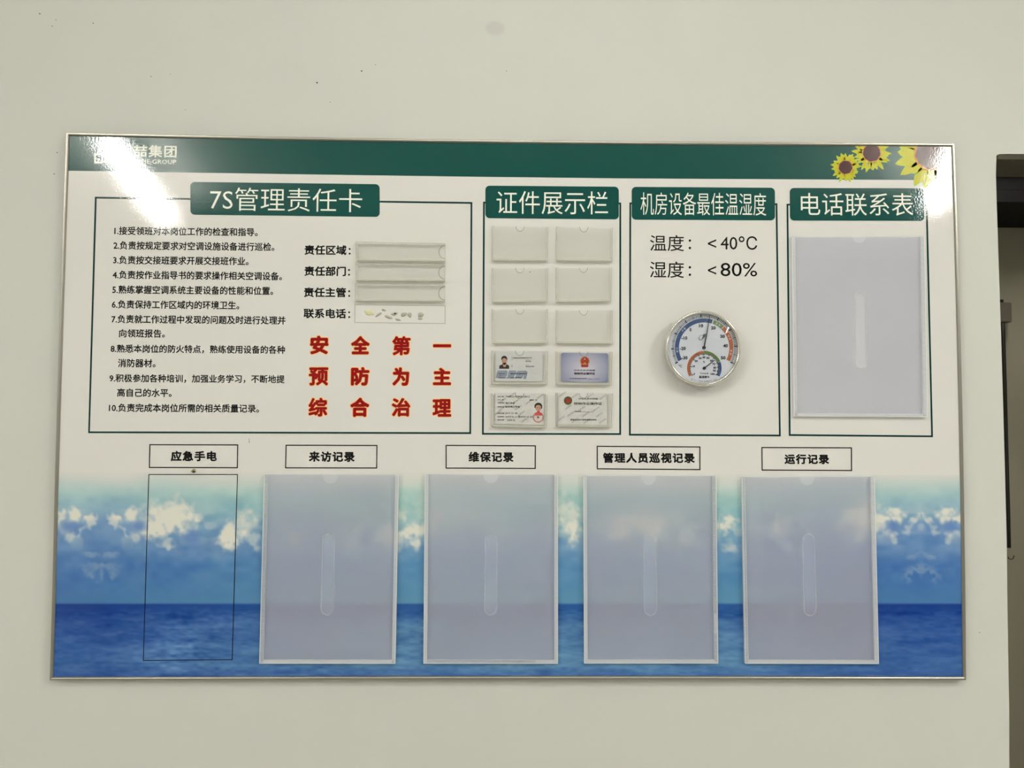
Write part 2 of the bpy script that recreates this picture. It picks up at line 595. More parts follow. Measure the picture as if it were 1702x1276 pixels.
def grid(name, nu, nv, fpx, y, material, parent):
    v = []
    for j in range(nv + 1):
        for i in range(nu + 1):
            a, b = fpx(i / nu, j / nv)
            v.append(P(a, b, y))
    f = []
    for j in range(nv):
        for i in range(nu):
            k = j * (nu + 1) + i
            f.append((k, k + nu + 1, k + nu + 2, k + 1))
    return mesh_obj(name, v, f, material, parent)


grid('printed_sheet', 24, 14, board_px, 0.0, M['board'], board)
# backing slab behind the sheet
_c = [P(a, b, 0.004) for a, b in (INN_T[0], INN_T[-1], INN_B[-1], INN_B[0])]
plate('backing_board', [[(p[0], p[2]) for p in _c]], 0.002, 0.009, M['fixture'], board)

PROFILE = [(0.0, 0.0108), (0.0, -0.0014), (0.08, -0.0026), (0.22, -0.0032), (0.62, -0.0032), (0.80, -0.0026), (1.0, -0.0009), (1.0, 0.0015)]
for o_, i_, ax in ((OUT_T, INN_T, 0), (OUT_R, INN_R, 1), (OUT_B, INN_B, 0), (OUT_L, INN_L, 1)):
    v, f = [], []
    for (a, b), (c, d) in zip(o_, i_):
        for s, y in PROFILE:
            A, B = P(a, b, -0.003), P(c, d, -0.001)
            p = A * (1 - s) + B * s
            v.append((p[0], y, p[2]))
    m_ = len(PROFILE)
    for k in range(len(o_) - 1):
        for j in range(m_):
            j2 = (j + 1) % m_
            f.append((k * m_ + j, k * m_ + j2, (k + 1) * m_ + j2, (k + 1) * m_ + j))
    f.append(tuple(range(m_)))
    f.append(tuple((len(o_) - 1) * m_ + q for q in reversed(range(m_))))
    r = mesh_obj('frame_rail', v, f, M['alu'], board)
    bm = bmesh.new()
    bm.from_mesh(r.data)
    bmesh.ops.recalc_face_normals(bm, faces=bm.faces)
    bm.to_mesh(r.data)
    bm.free()

L1, L2, L3, L4 = -0.00015, -0.00030, -0.00045, -0.00060

# header band
band_x = [116, 300, 500, 800, 1040, 1400, 1582.5]
band_y = [283.6, 286.4, 289.6, 293.8, 296.4, 298.3, 299.3]


def band_px(u, v):
    top = board_px(u, 0.0)
    xb = 113.8 + (1583.2 - 113.8) * u
    bot = np.array([xb, np.interp(xb, band_x, band_y)])
    return top * (1 - v) + bot * v


header = grid('header_band', 24, 1, band_px, L1, M['green'], board)
text('lettering', '明喆集团', 197.5, 260.6, 293.4, 262.2, 240.0, L2, M['white_ink'], header, weight=0.022, spacing=1.12)
text('lettering', 'MINGZHE GROUP', 197.5, 271.4, 292.8, 272.6, 264.4, L2, M['white_ink'], header, weight=0.012)
# company mark: a roof over two small houses
mk = []
mk.append(flat_poly('mark', [(160, 254), (172, 240), (176, 240), (188, 254), (183, 254), (174, 244.5), (165, 254)], L2, M['white_ink'], header))
mk.append(line_frame('mark', [(158, 256.5), (170, 256.5), (170, 270), (158, 270)], 3.0, L2, M['white_ink'], header))
mk.append(flat_poly('mark', disc_pts(164, 265, 2.6, 2.2, 12), L3, M['white_ink'], header))
mk.append(flat_poly('mark', [(173.5, 262), (182, 254.5), (190.5, 262), (190.5, 271), (187, 271), (187, 263.5), (182, 259), (177, 263.5), (177, 271), (173.5, 271)], L2, M['white_ink'], header))
mk.append(flat_poly('mark', [(177, 268.3), (187, 268.3), (187, 271), (177, 271)], L2, M['white_ink'], header))
mk = join(mk)
mk.name = 'emblem'

# ---- section borders and title plaques
SECT = [
    ([(159.2, 328.4), (783.6, 337.2), (781.6, 719.6), (148.0, 718.2)], [(316.4, 302.2), (631.0, 306.0), (631.2, 360.4), (316.4, 356.6)],
     '7S管理责任卡', (348.8, 349.6, 601.7, 352.6, 311.0)),
    ([(804.4, 336.6), (1031.0, 338.0), (1030.8, 721.2), (802.6, 720.8)], [(806.7, 308.4), (1028.5, 310.2), (1028.6, 364.6), (806.7, 362.4)],
     '证件展示栏', (825.1, 355.2, 1010.5, 356.4, 317.0)),
    ([(1047.6, 337.8), (1290.6, 339.2), (1296.2, 723.6), (1046.9, 722.2)], [(1049.9, 310.4), (1288.0, 311.9), (1288.2, 366.2), (1049.9, 364.9)],
     '机房设备最佳温湿度', (1064.7, 357.0, 1273.6, 358.4, 319.4)),
    ([(1308.8, 340.0), (1540.2, 341.2), (1549.2, 725.0), (1312.6, 722.8)], [(1312.5, 312.2), (1535.4, 312.8), (1536.6, 366.9), (1313.0, 366.5)],
     '电话联系表', (1331.3, 358.0, 1518.1, 358.8, 320.4)),
]


def rounded(q, r, n=5):
    q = [np.array(p, float) for p in q]
    out = []
    for i in range(4):
        p, a, b = q[i], q[i - 1], q[(i + 1) % 4]
        ua, ub = (a - p) / np.linalg.norm(a - p), (b - p) / np.linalg.norm(b - p)
        s, e = p + ua * r, p + ub * r
        c = p + ua * r + ub * r
        for k in range(n + 1):
            t = k / n * math.pi / 2
            out.append(tuple(c - ub * r * math.cos(t) - ua * r * math.sin(t)))
    return out


for q, pq, s, tb in SECT:
    line_frame('section_border', q, 3.0, L1, M['green_line'], board)
    pl = flat_poly('title_plaque', rounded(pq, 7.0), L2, M['green'], board)
    text('lettering', s, tb[0], tb[1], tb[2], tb[3], tb[4], L3, M['white_ink'], pl, weight=-0.004 if len(s) > 6 else -0.002)

# ---- numbered duty list
DUTY = [('1.接受领班对本岗位工作的检查和指导。', 212, 1057, 107), ('2.负责按规定要求对空调设施设备进行巡检。', 207, 1155, 193),
        ('3.负责按交接班要求开展交接班作业。', 205, 1003, 279), ('4.负责按作业指导书的要求操作相关空调设备。', 202, 1200, 366),
        ('5.熟练掌握空调系统主要设备的性能和位置。', 200, 1148, 453), ('6.负责保持工作区域内的环境卫生。', 197, 948, 540),
        ('7.负责就工作过程中发现的问题及时进行处理并', 195, 1220, 627), ('向领班报告。', 240, 510, 711),
        ('8.熟悉本岗位的防火特点，熟练使用设备的各种', 190, 1217, 801), ('消防器材。', 233, 455, 886),
        ('9.积极参加各种培训，加强业务学习，不断地提', 183, 1215, 975), ('高自己的水平。', 228, 550, 1060),
        ('10.负责完成本岗位所需的相关质量记录。', 180, 1065, 1149)]
for k, (s, a, b, yb) in enumerate(DUTY):
    sl = 0.0105 - 0.0045 * k / 12
    x0, x1 = 130 + a / 3.543, 130 + b / 3.543
    y0 = 360 + yb / 3.543
    text('text_line', s, x0, y0, x1, y0 + sl * (x1 - x0), y0 - 14.0, L1, M['black'], board, weight=0.021, res=2)

for s, x0, x1, yt, yb in (('责任区域', 505.9, 575.8, 407.2, 423.4), ('责任部门', 505.7, 574.8, 442.2, 458.4),
                          ('责任主管', 504.9, 575.0, 477.4, 493.6), ('联系电话', 504.3, 575.0, 512.6, 528.8)):
    t = text('text_line', s, x0, yb, x1, yb + 0.4, yt, L1, M['black'], board, weight=0.030, res=2)
    d = [flat_poly('dot', disc_pts(x1 + 5.3, yb - k, 1.6, n=10), L1, M['black'], board) for k in (2.0, 9.8)]
    join([t] + d)

for s, v1, x0, x1, yt, yb in (('温度', '40℃', 1080.3, 1137.0, 390.4, 417.0), ('湿度', '80%', 1080.0, 1137.0, 434.3, 461.4)):
    t = text('text_line', s, x0, yb, x1, yb + 0.3, yt, L1, M['black'], board, weight=0.003)
    d = [flat_poly('dot', disc_pts(1146.6, yb - k, 2.0, n=14), L1, M['black'], board) for k in (5.0, 17.3)]
    lt = text('lt', '<', 1176.6, yb - 5.2, 1190.5, yb - 5.2, yb - 19.4, L1, M['black'], board, weight=0.004)
    nm = text('nm', v1, 1197.7, yb - 2.4, 1258.6, yb - 2.0, yb - 24.8, L1, M['black'], board, weight=0.002)
    join([t] + d)
    join([nm, lt])
    nm.name = 'text_line'

for s, x0, x1, yt, yb in (('安', 514.9, 545.8, 557.6, 588.8), ('全', 583, 614.4, 558.2, 588.8), ('第', 651.6, 682.3, 558.5, 590.5), ('一', 719.7, 749.8, 571.9, 577.1),
                          ('预', 512.9, 545.3, 610.3, 640.7), ('防', 583, 613.8, 609.7, 640.7), ('为', 652, 680, 610.3, 641), ('主', 719.3, 749.8, 611, 640),
                          ('综', 512.3, 544, 660.7, 692.2), ('合', 581.7, 613.7, 660.5, 692.8), ('治', 650.6, 682, 661.2, 692.2), ('理', 718.6, 750, 662.9, 692.5)):
    wgt = 0.040 if s in '第预综理治' else 0.048
    if s == '一':
        wgt = 0.03
    ch = text('slogan_character', s, x0, yb, x1, yb, yt, L2, M['red'], board, weight=wgt, res=2)
    text('outline', s, x0, yb, x1, yb, yt, L1, M['halo'], ch, weight=wgt, grow=0.042, res=2)

# ---- captions above the document pockets
CAPS = [('应急手电', [(249.1, 738.8), (395.0, 739.2), (394.4, 777.1), (248.3, 776.6)], (283.7, 360.3, 749.0, 766.3)),
        ('来访记录', [(475.5, 739.7), (626.5, 740.2), (626.0, 777.5), (474.7, 777.3)], (513.2, 589.4, 749.8, 767.2)),
        ('维保记录', [(741.5, 740.0), (889.8, 740.7), (889.5, 778.3), (741.5, 777.7)], (778.7, 853.4, 750.5, 767.6)),
        ('管理人员巡视记录', [(992.6, 741.5), (1163.3, 742.6), (1163.3, 780.2), (992.8, 778.9)], (1002.0, 1154.7, 752.0, 769.2)),
        ('运行记录', [(1266.4, 743.5), (1415.1, 744.1), (1415.4, 781.7), (1266.8, 781.0)], (1304.0, 1378.2, 754.3, 771.0))]
for s, q, (x0, x1, yt, yb) in CAPS:
    c = line_frame('caption_box', q, 1.7, L2, M['black'], board)
    text('lettering', s, x0, yb, x1, yb + 0.3, yt, L2, M['black'], c, weight=0.040, spacing=1.14, res=2)
line_frame('torch_outline', [(247.4, 788.4), (394.7, 788.4), (385.9, 1096.0), (238.2, 1097.4)], 1.3, L2, M['black'], board)
line_frame('phone_slot_outline', [(590.0, 506.4), (739.8, 508.0), (739.6, 537.6), (589.6, 535.8)], 1.1, L1, M['grey_line'], board)

# ---- seascape printed across the lower half
rng = np.random.RandomState(11)


def vnoise(x, y, sx, sy, seed):
    """smooth value noise on arrays"""
    r = np.random.RandomState(seed)
    tab = r.rand(64, 64)
    a, b = x / sx + seed * 3.1, y / sy + seed * 1.7
    ia, ib = np.floor(a).astype(int), np.floor(b).astype(int)
    fa, fb = a - ia, b - ib
    fa, fb = fa * fa * (3 - 2 * fa), fb * fb * (3 - 2 * fb)
    g = lambda i, j: tab[i % 64, j % 64]
    return (g(ia, ib) * (1 - fa) * (1 - fb) + g(ia + 1, ib) * fa * (1 - fb) + g(ia, ib + 1) * (1 - fa) * fb + g(ia + 1, ib + 1) * fa * fb)


CLOUDS = [  # x, y, rx, ry, angle, strength
    (122, 852, 15, 11, 0, 1.0), (113, 893, 9, 11, 0, 0.55), (97, 860, 8, 17, 0, 0.8), (151, 868, 13, 4.5, -50, 0.75), (138, 884, 14, 4, -55, 0.45),
    (190, 868, 13, 4.5, 50, 0.75), (203, 884, 14, 4, 55, 0.45), (223, 852, 15, 11, 0, 1.0), (229, 893, 9, 11, 0, 0.55), (243, 868, 9, 18, 0, 0.5),
    (281, 858, 36, 26, 0, 1.25), (262, 876, 24, 20, 10, 1.1), (300, 846, 22, 14, 0, 0.8), (277, 903, 17, 8, 0, 0.55), (378, 890, 11, 24, 8, 1.0), (408, 872, 20, 22, 0, 0.7),
    (422, 900, 9, 16, -15, 0.6), (149, 922, 14, 6, 0, 0.22), (186, 922, 14, 6, 0, 0.22), (168, 944, 30, 6, 0, 0.28), (145, 950, 6, 12, 20, 0.22), (192, 950, 6, 12, -20, 0.22), (168, 950, 5, 12, 0, 0.2),
    (671, 857, 6, 9, 0, 0.7), (686, 880, 24, 13, 0, 1.0), (694, 905, 10, 12, -20, 0.7), (655, 890, 25, 25, 0, 0.6), (740, 850, 60, 40, 0, 0.45),
    (953, 884, 9, 24, 10, 0.9), (940, 850, 22, 30, 0, 0.75), (1060, 870, 60, 30, 0, 0.7), (1140, 890, 20, 22, 0, 0.6), (590, 895, 15, 25, 0, 0.4), (490, 895, 15, 22, 0, 0.4),
    (1217, 870, 10, 9, 0, 1.0), (1207, 882, 8, 8, 0, 0.7), (1214, 908, 12, 9, 0, 0.55), (1196, 870, 6, 14, 0, 0.5), (1300, 880, 16, 24, 0, 0.6),
    (1435, 862, 34, 30, 0, 1.1), (1462, 868, 14, 22, 0, 0.9), (1487, 854, 13, 12, 0, 1.0), (1483, 895, 9, 9, 0, 0.55), (1516, 868, 13, 4.5, -50, 0.75), (1503, 884, 13, 4, -50, 0.45),
    (1546, 868, 13, 4.5, 50, 0.75), (1558, 884, 13, 4, 50, 0.45), (1574, 854, 14, 12, 0, 1.0), (1580, 895, 9, 9, 0, 0.55), (1597, 858, 7, 16, 0, 0.8),
    (1516, 924, 13, 6, 0, 0.22), (1545, 924, 13, 6, 0, 0.22), (1531, 944, 26, 6, 0, 0.28), (1512, 952, 6, 12, 20, 0.22), (1552, 952, 6, 12, -20, 0.22), (1531, 954, 5, 12, 0, 0.2)]


def sea_color(x, y):
    ys = [782, 792, 806, 822, 845, 875, 905, 940, 975, 1001.5, 1004.5, 1020, 1045, 1075, 1105, 1126]
    blue = np.array([(214, 210, 202), (205, 206, 199), (182, 199, 195), (165, 192, 192), (138, 170, 186), (112, 144, 182), (98, 132, 175), (76, 114, 165),
                     (72, 112, 162), (74, 116, 160), (36, 62, 128), (38, 66, 132), (52, 84, 144), (58, 92, 150), (62, 98, 152), (54, 86, 146)], float)
    teal = np.array([(214, 210, 202), (211, 209, 199), (202, 207, 198), (162, 194, 186), (140, 184, 180), (128, 170, 178), (112, 148, 178), (96, 142, 175),
                     (92, 140, 170), (96, 144, 170), (52, 90, 146), (60, 100, 150), (84, 124, 162), (92, 134, 168), (92, 134, 168), (74, 108, 160)], float)
    T = np.clip((x - 180) / 420.0, 0, 1) * np.clip((1500 - x) / 330.0, 0, 1)
    T = np.clip(T * 0.85 + 0.25 * (vnoise(x, y, 90, 40, 5) - 0.5), 0, 1)
    yy = y + 10 * (vnoise(x, y, 70, 30, 2) - 0.5) * (y < 990)
    b = np.stack([np.interp(yy, ys, blue[:, k]) for k in range(3)], -1)
    t = np.stack([np.interp(yy, ys, teal[:, k]) for k in range(3)], -1)
    c = b * (1 - T[..., None]) + t * T[..., None]
    # mottled sky
    n = vnoise(x, y, 34, 16, 3) * 0.6 + vnoise(x, y, 13, 9, 4) * 0.4 - 0.5
    sky = np.clip((y - 800) / 30.0, 0, 1) * np.clip((1000 - y) / 60.0, 0, 1)
    c += (n * 34 * sky)[..., None] * np.array([1.0, 0.9, 0.5])
    # clouds
    # the picture is mirrored about two vertical axes near its ends
    xm = np.where(x < 246, 170 - np.abs(x - 170), np.where(x > 1452, 1531 + np.abs(x - 1531), x))
    wob = (vnoise(xm, y, 12, 10, 6) - 0.5) * 0.8 + (vnoise(xm, y, 5, 5, 7) - 0.5) * 0.7
    wx = (vnoise(xm, y, 16, 14, 21) - 0.5) * 15 + (vnoise(xm, y, 6, 6, 22) - 0.5) * 8
    wy = (vnoise(xm, y, 16, 14, 23) - 0.5) * 13 + (vnoise(xm, y, 6, 6, 24) - 0.5) * 8
    wx = wx * np.where(np.abs(xm - x) > 1, -1.0, 1.0)
    cl = np.zeros_like(x)
    for (cx, cy, rx, ry, an, st) in CLOUDS:
        ca, sa = math.cos(math.radians(an)), math.sin(math.radians(an))
        dx, dy = x + wx - cx, y + wy - cy
        u, v = (dx * ca + dy * sa) / rx, (-dx * sa + dy * ca) / ry
        r = np.sqrt(u * u + v * v) + wob * 0.55
        cl = np.maximum(cl, st * np.clip((1.45 - r) / 0.95, 0, 1) ** 1.3)
    cl = np.clip(cl * (0.8 + 0.4 * vnoise(xm, y, 8, 7, 25)), 0, 1) * (y < 1000)
    hz = np.clip(vnoise(xm, y, 20, 12, 26) * 1.6 - 0.75, 0, 0.35) * np.exp(-((y - 875) / 32.0) ** 2)
    cl = np.clip(cl + hz, 0, 1)
    white = np.array([216, 214, 200.0])
    c = c * (1 - cl[..., None]) + white * cl[..., None]
    # dark pockets inside the motif
    for (cx, cy, rx, ry) in ((114, 874, 13, 9), (230, 874, 13, 9), (1483, 874, 11, 9), (1579, 876, 12, 9), (318, 894, 16, 12)):
        k = np.clip(1.4 - np.sqrt(((x - cx) / rx) ** 2 + ((y - cy) / ry) ** 2), 0, 1) * 0.8
        c = c * (1 - k[..., None]) + np.array([98, 128, 178.0]) * k[..., None]
    # ripples
    sea = np.clip((y - 1004) / 14.0, 0, 1)
    rp = (vnoise(x, y, 22, 4.0, 8) - 0.5) * 0.7 + (vnoise(x, y, 9, 3.0, 9) - 0.5) * 0.6 + (vnoise(x, y, 60, 9, 10) - 0.5) * 0.8
    amp = 20 + 22 * np.exp(-((x - 305) / 55.0) ** 2) * np.clip((y - 1030) / 40, 0, 1) + 10 * T
    c += (rp * amp * sea)[..., None] * np.array([1.0, 1.05, 0.8])
    gl = np.exp(-((x - 370) / 40.0) ** 2 - ((y - 1030) / 14.0) ** 2) + np.exp(-((x - 290) / 45.0) ** 2 - ((y - 1075) / 45.0) ** 2) * 0.8
    c += (gl * 26 * (vnoise(x, y, 8, 4, 12)))[..., None]
    k = np.exp(-((x - 1532) / 34.0) ** 4 - ((y - 1067) / 3.0) ** 2) * 0.5 + np.exp(-((x - 165) / 34.0) ** 4 - ((y - 1067) / 3.0) ** 2) * 0.4
    c = c * (1 - k[..., None]) + np.array([36, 62, 125.0]) * k[..., None]
    return np.clip(c, 2, 250)


NU, NV = 640, 142
V0 = (783.0 - 226) / (1124 - 226)
us = np.linspace(0, 1, NU + 1)
vs = np.linspace(V0, 1, NV + 1)
px = np.zeros((NV + 1, NU + 1, 2))


def samp_arr(poly, t, axis):
    a = np.array(poly, float)
    k = a[0, axis] + (a[-1, axis] - a[0, axis]) * t
    return np.stack([np.interp(k, a[:, axis], a[:, 0]), np.interp(k, a[:, axis], a[:, 1])], -1)


_t, _b = samp_arr(INN_T, us, 0), samp_arr(INN_B, us, 0)
_l, _rr = samp_arr(INN_L, vs, 1), samp_arr(INN_R, vs, 1)
c00, c10, c01, c11 = [np.array(p, float) for p in (INN_T[0], INN_T[-1], INN_B[0], INN_B[-1])]
U, V = us[None, :, None], vs[:, None, None]
px = (1 - V) * _t[None] + V * _b[None] + (1 - U) * _l[:, None] + U * _rr[:, None] - ((1 - U) * (1 - V) * c00 + U * (1 - V) * c10 + (1 - U) * V * c01 + U * V * c11)
d = RT[None, None] * ((px[..., :1] - CX) / F) + UP[None, None] * ((CY - px[..., 1:]) / F) + FW[None, None]
tt = (L1 - CAMP[1]) / d[..., 1:2]
W = (CAMP + d * tt).reshape(-1, 3)
idx = np.arange((NU + 1) * (NV + 1)).reshape(NV + 1, NU + 1)
fc = np.stack([idx[:-1, :-1], idx[1:, :-1], idx[1:, 1:], idx[:-1, 1:]], -1).reshape(-1, 4)
sea_o = mesh_obj('seascape_print', list(W), [tuple(int(q) for q in f) for f in fc], None, board)
colr = sea_color(px[..., 0], px[..., 1]) / 255.0
lin = np.where(colr <= 0.04045, colr / 12.92, ((colr + 0.055) / 1.055) ** 2.4).reshape(-1, 3)
# photographed tones to ink tones: the sheet itself reads 213,209,201 where its ink is WHITE
gain = np.array(WHITE[:3]) / np.array([s2l(214), s2l(210), s2l(202)])
lin = np.clip(lin * gain - 0.014, 0.002, 0.9)
at = sea_o.data.color_attributes.new('ink', 'FLOAT_COLOR', 'POINT')
at.data.foreach_set('color', np.concatenate([lin, np.ones((len(lin), 1))], 1).astype(np.float32).ravel())
sm = print_mat('seascape_ink', WHITE)
_n, _lk, _b = nodes_of(sm)
ca_ = _n.new('ShaderNodeVertexColor')
ca_.layer_name = 'ink'
_lk.new(ca_.outputs['Color'], _b.inputs['Base Color'])
sea_o.data.materials.append(sm)


# ---- sunflowers printed in the top right corner (cut by the edge of the sheet)
def clip_poly(pts, lim):
    """keep the part of a polygon below the sheet's top edge and left of its right edge"""
    for fn in (lambda p: p[1] - np.interp(p[0], [a for a, b in INN_T], [b for a, b in INN_T]) - 0.2,
               lambda p: np.interp(p[1], [b for a, b in INN_R], [a for a, b in INN_R]) - p[0] - 0.2):
        out = []
        for i in range(len(pts)):
            a, b = np.array(pts[i - 1], float), np.array(pts[i], float)
            fa, fb = fn(a), fn(b)
            if (fa >= 0) != (fb >= 0):
                t = fa / (fa - fb)
                out.append(tuple(a + (b - a) * t))
            if fb >= 0:
                out.append(tuple(b))
        pts = out
        if len(pts) < 3:
            return []
    return pts


def sunflower(cx, cy, rh, rp, npet, seed, lay, lens=None):
    r = random.Random(seed)
    root = None
    base = clip_poly(disc_pts(cx, cy, rh + (rp - rh) * 0.45, n=40), None)
    root = flat_poly('sunflower_print', base, lay, M['yellow'], board)
    for ring in range(2):
        for k in range(npet):
            a = 2 * math.pi * (k + 0.5 * ring) / npet + r.uniform(-0.1, 0.1)
            ln = rp * (r.uniform(0.86, 1.06) if ring == 0 else r.uniform(0.74, 0.9))
            wd = 2 * math.pi * rp / npet * (0.33 if ring == 0 else 0.42)
            ca, sa = math.cos(a), math.sin(a)
            bend = r.uniform(-0.2, 0.2) * wd
            for shrink, m_, dl in ((1.0, M['yellow_edge'], 0.00002 * ring), (0.8, M['yellow'], 0.00003 + 0.00002 * ring)):
                pts = []
                L = rh * 0.8 + (ln - rh * 0.8) * (1.0 if shrink == 1 else 0.93)
                for (f, w) in ((0, 0.5), (0.4, 0.95), (0.65, 0.9), (0.85, 0.5), (1.0, 0.04)):
                    pts.append((rh * 0.8 + (L - rh * 0.8) * f, w * wd * shrink + bend * f))
                for (f, w) in ((0.85, -0.5), (0.65, -0.9), (0.4, -0.95), (0, -0.5)):
                    pts.append((rh * 0.8 + (L - rh * 0.8) * f, w * wd * shrink + bend * f))
                q = clip_poly([(cx + u * ca - v * sa, cy + u * sa + v * ca) for u, v in pts], None)
                if len(q) >= 3:
                    o = flat_poly('petal', q, lay - dl, m_, root)
                    if shrink == 1.0:
                        first = o
                    else:
                        join([first, o])
    q = clip_poly(disc_pts(cx, cy, rh * 1.12, n=36), None)
    flat_poly('seed_ring', q, lay - 0.00008, M['orange_ring'], root)
    q = clip_poly([(cx + (rh * (1.0 + 0.03 * math.sin(9 * t))) * math.cos(t), cy + (rh * (1 + 0.03 * math.cos(7 * t))) * math.sin(t)) for t in [2 * math.pi * i / 48 for i in range(48)]], None)
    flat_poly('seed_head', q, lay - 0.00010, M['brown'], root)
    return root


sunflower(1547.5, 255.0, 25.5, 62.0, 15, 3, -0.00030)
sunflower(1448.8, 254.0, 14.3, 33.0, 20, 5, -0.00045)
sunflower(1405.4, 278.0, 11.0, 26.0, 19, 8, -0.00060)

# ---- torn adhesive where a card pocket came off
for (cx, cy, rx, ry, an, key) in ((614, 520, 10, 4.6, 8, 'glue_yellow'), (629, 522.5, 7, 2.0, -38, 'glue'), (638, 515, 4, 1.8, 15, 'glue'), (646, 527, 7, 2.3, 18, 'glue'), (655, 522, 6, 2.6, -12, 'glue'),
                               (661, 531, 5, 1.8, 8, 'glue'), (671, 523, 6, 3.2, -20, 'glue'), (681, 523.5, 3.4, 4.2, 0, 'glue'), (699, 523, 5.5, 4.6, -30, 'glue'), (698, 529.5, 4, 1.6, 0, 'glue')):
    r = random.Random(int(cx))
    n = 12
    rings = []
    ca, sa = math.cos(math.radians(an)), math.sin(math.radians(an))
    jit = [r.uniform(0.75, 1.2) for _ in range(n)]
    for s, y in ((1.0, -0.00005), (0.72, -0.0009), (0.3, -0.0012)):
        rings.append([P(cx + s * rx * jit[i] * math.cos(2 * math.pi * i / n) * ca - s * ry * jit[i] * math.sin(2 * math.pi * i / n) * sa,
                        cy + s * rx * jit[i] * math.cos(2 * math.pi * i / n) * sa + s * ry * jit[i] * math.sin(2 * math.pi * i / n) * ca,
                        y - r.uniform(0, 0.0004) * (s < 1)) for i in range(n)])
    v = [p for q in rings for p in q]
    f = []
    for k in range(2):
        for i in range(n):
            j = (i + 1) % n
            f.append((k * n + i, k * n + n + i, k * n + n + j, k * n + j))
    f.append(tuple(2 * n + i for i in reversed(range(n))))
    g = mesh_obj('adhesive_residue', v, f, M[key], board, smooth=True)
    g['label'] = 'torn lump of dried clear adhesive' if key == 'glue' else 'yellowed smear of dried adhesive'
flat_poly('puncture_hole', disc_pts(656.6, 521, 1.7, 1.1, 10), -0.0018, M['hole'], board)
flat_poly('scratch', [(413.6, 728), (414.4, 728), (415.3, 735.5), (414.2, 736.4), (413.2, 735)], L1, M['grey_line'], board)


# ------------------------------------------------------------------ acrylic pockets
def qmap(quad, y):
    q = [P(a, b, y) for a, b in quad]
    def f(s, t):      # s right, t down, both 0..1
        p = (1 - s) * (1 - t) * q[0] + s * (1 - t) * q[1] + s * t * q[2] + (1 - s) * t * q[3]
        return (p[0], p[2])
    wpx = (abs(quad[1][0] - quad[0][0]) + abs(quad[2][0] - quad[3][0])) / 2
    hpx = (abs(quad[3][1] - quad[0][1]) + abs(quad[2][1] - quad[1][1])) / 2
    return f, wpx, hpx


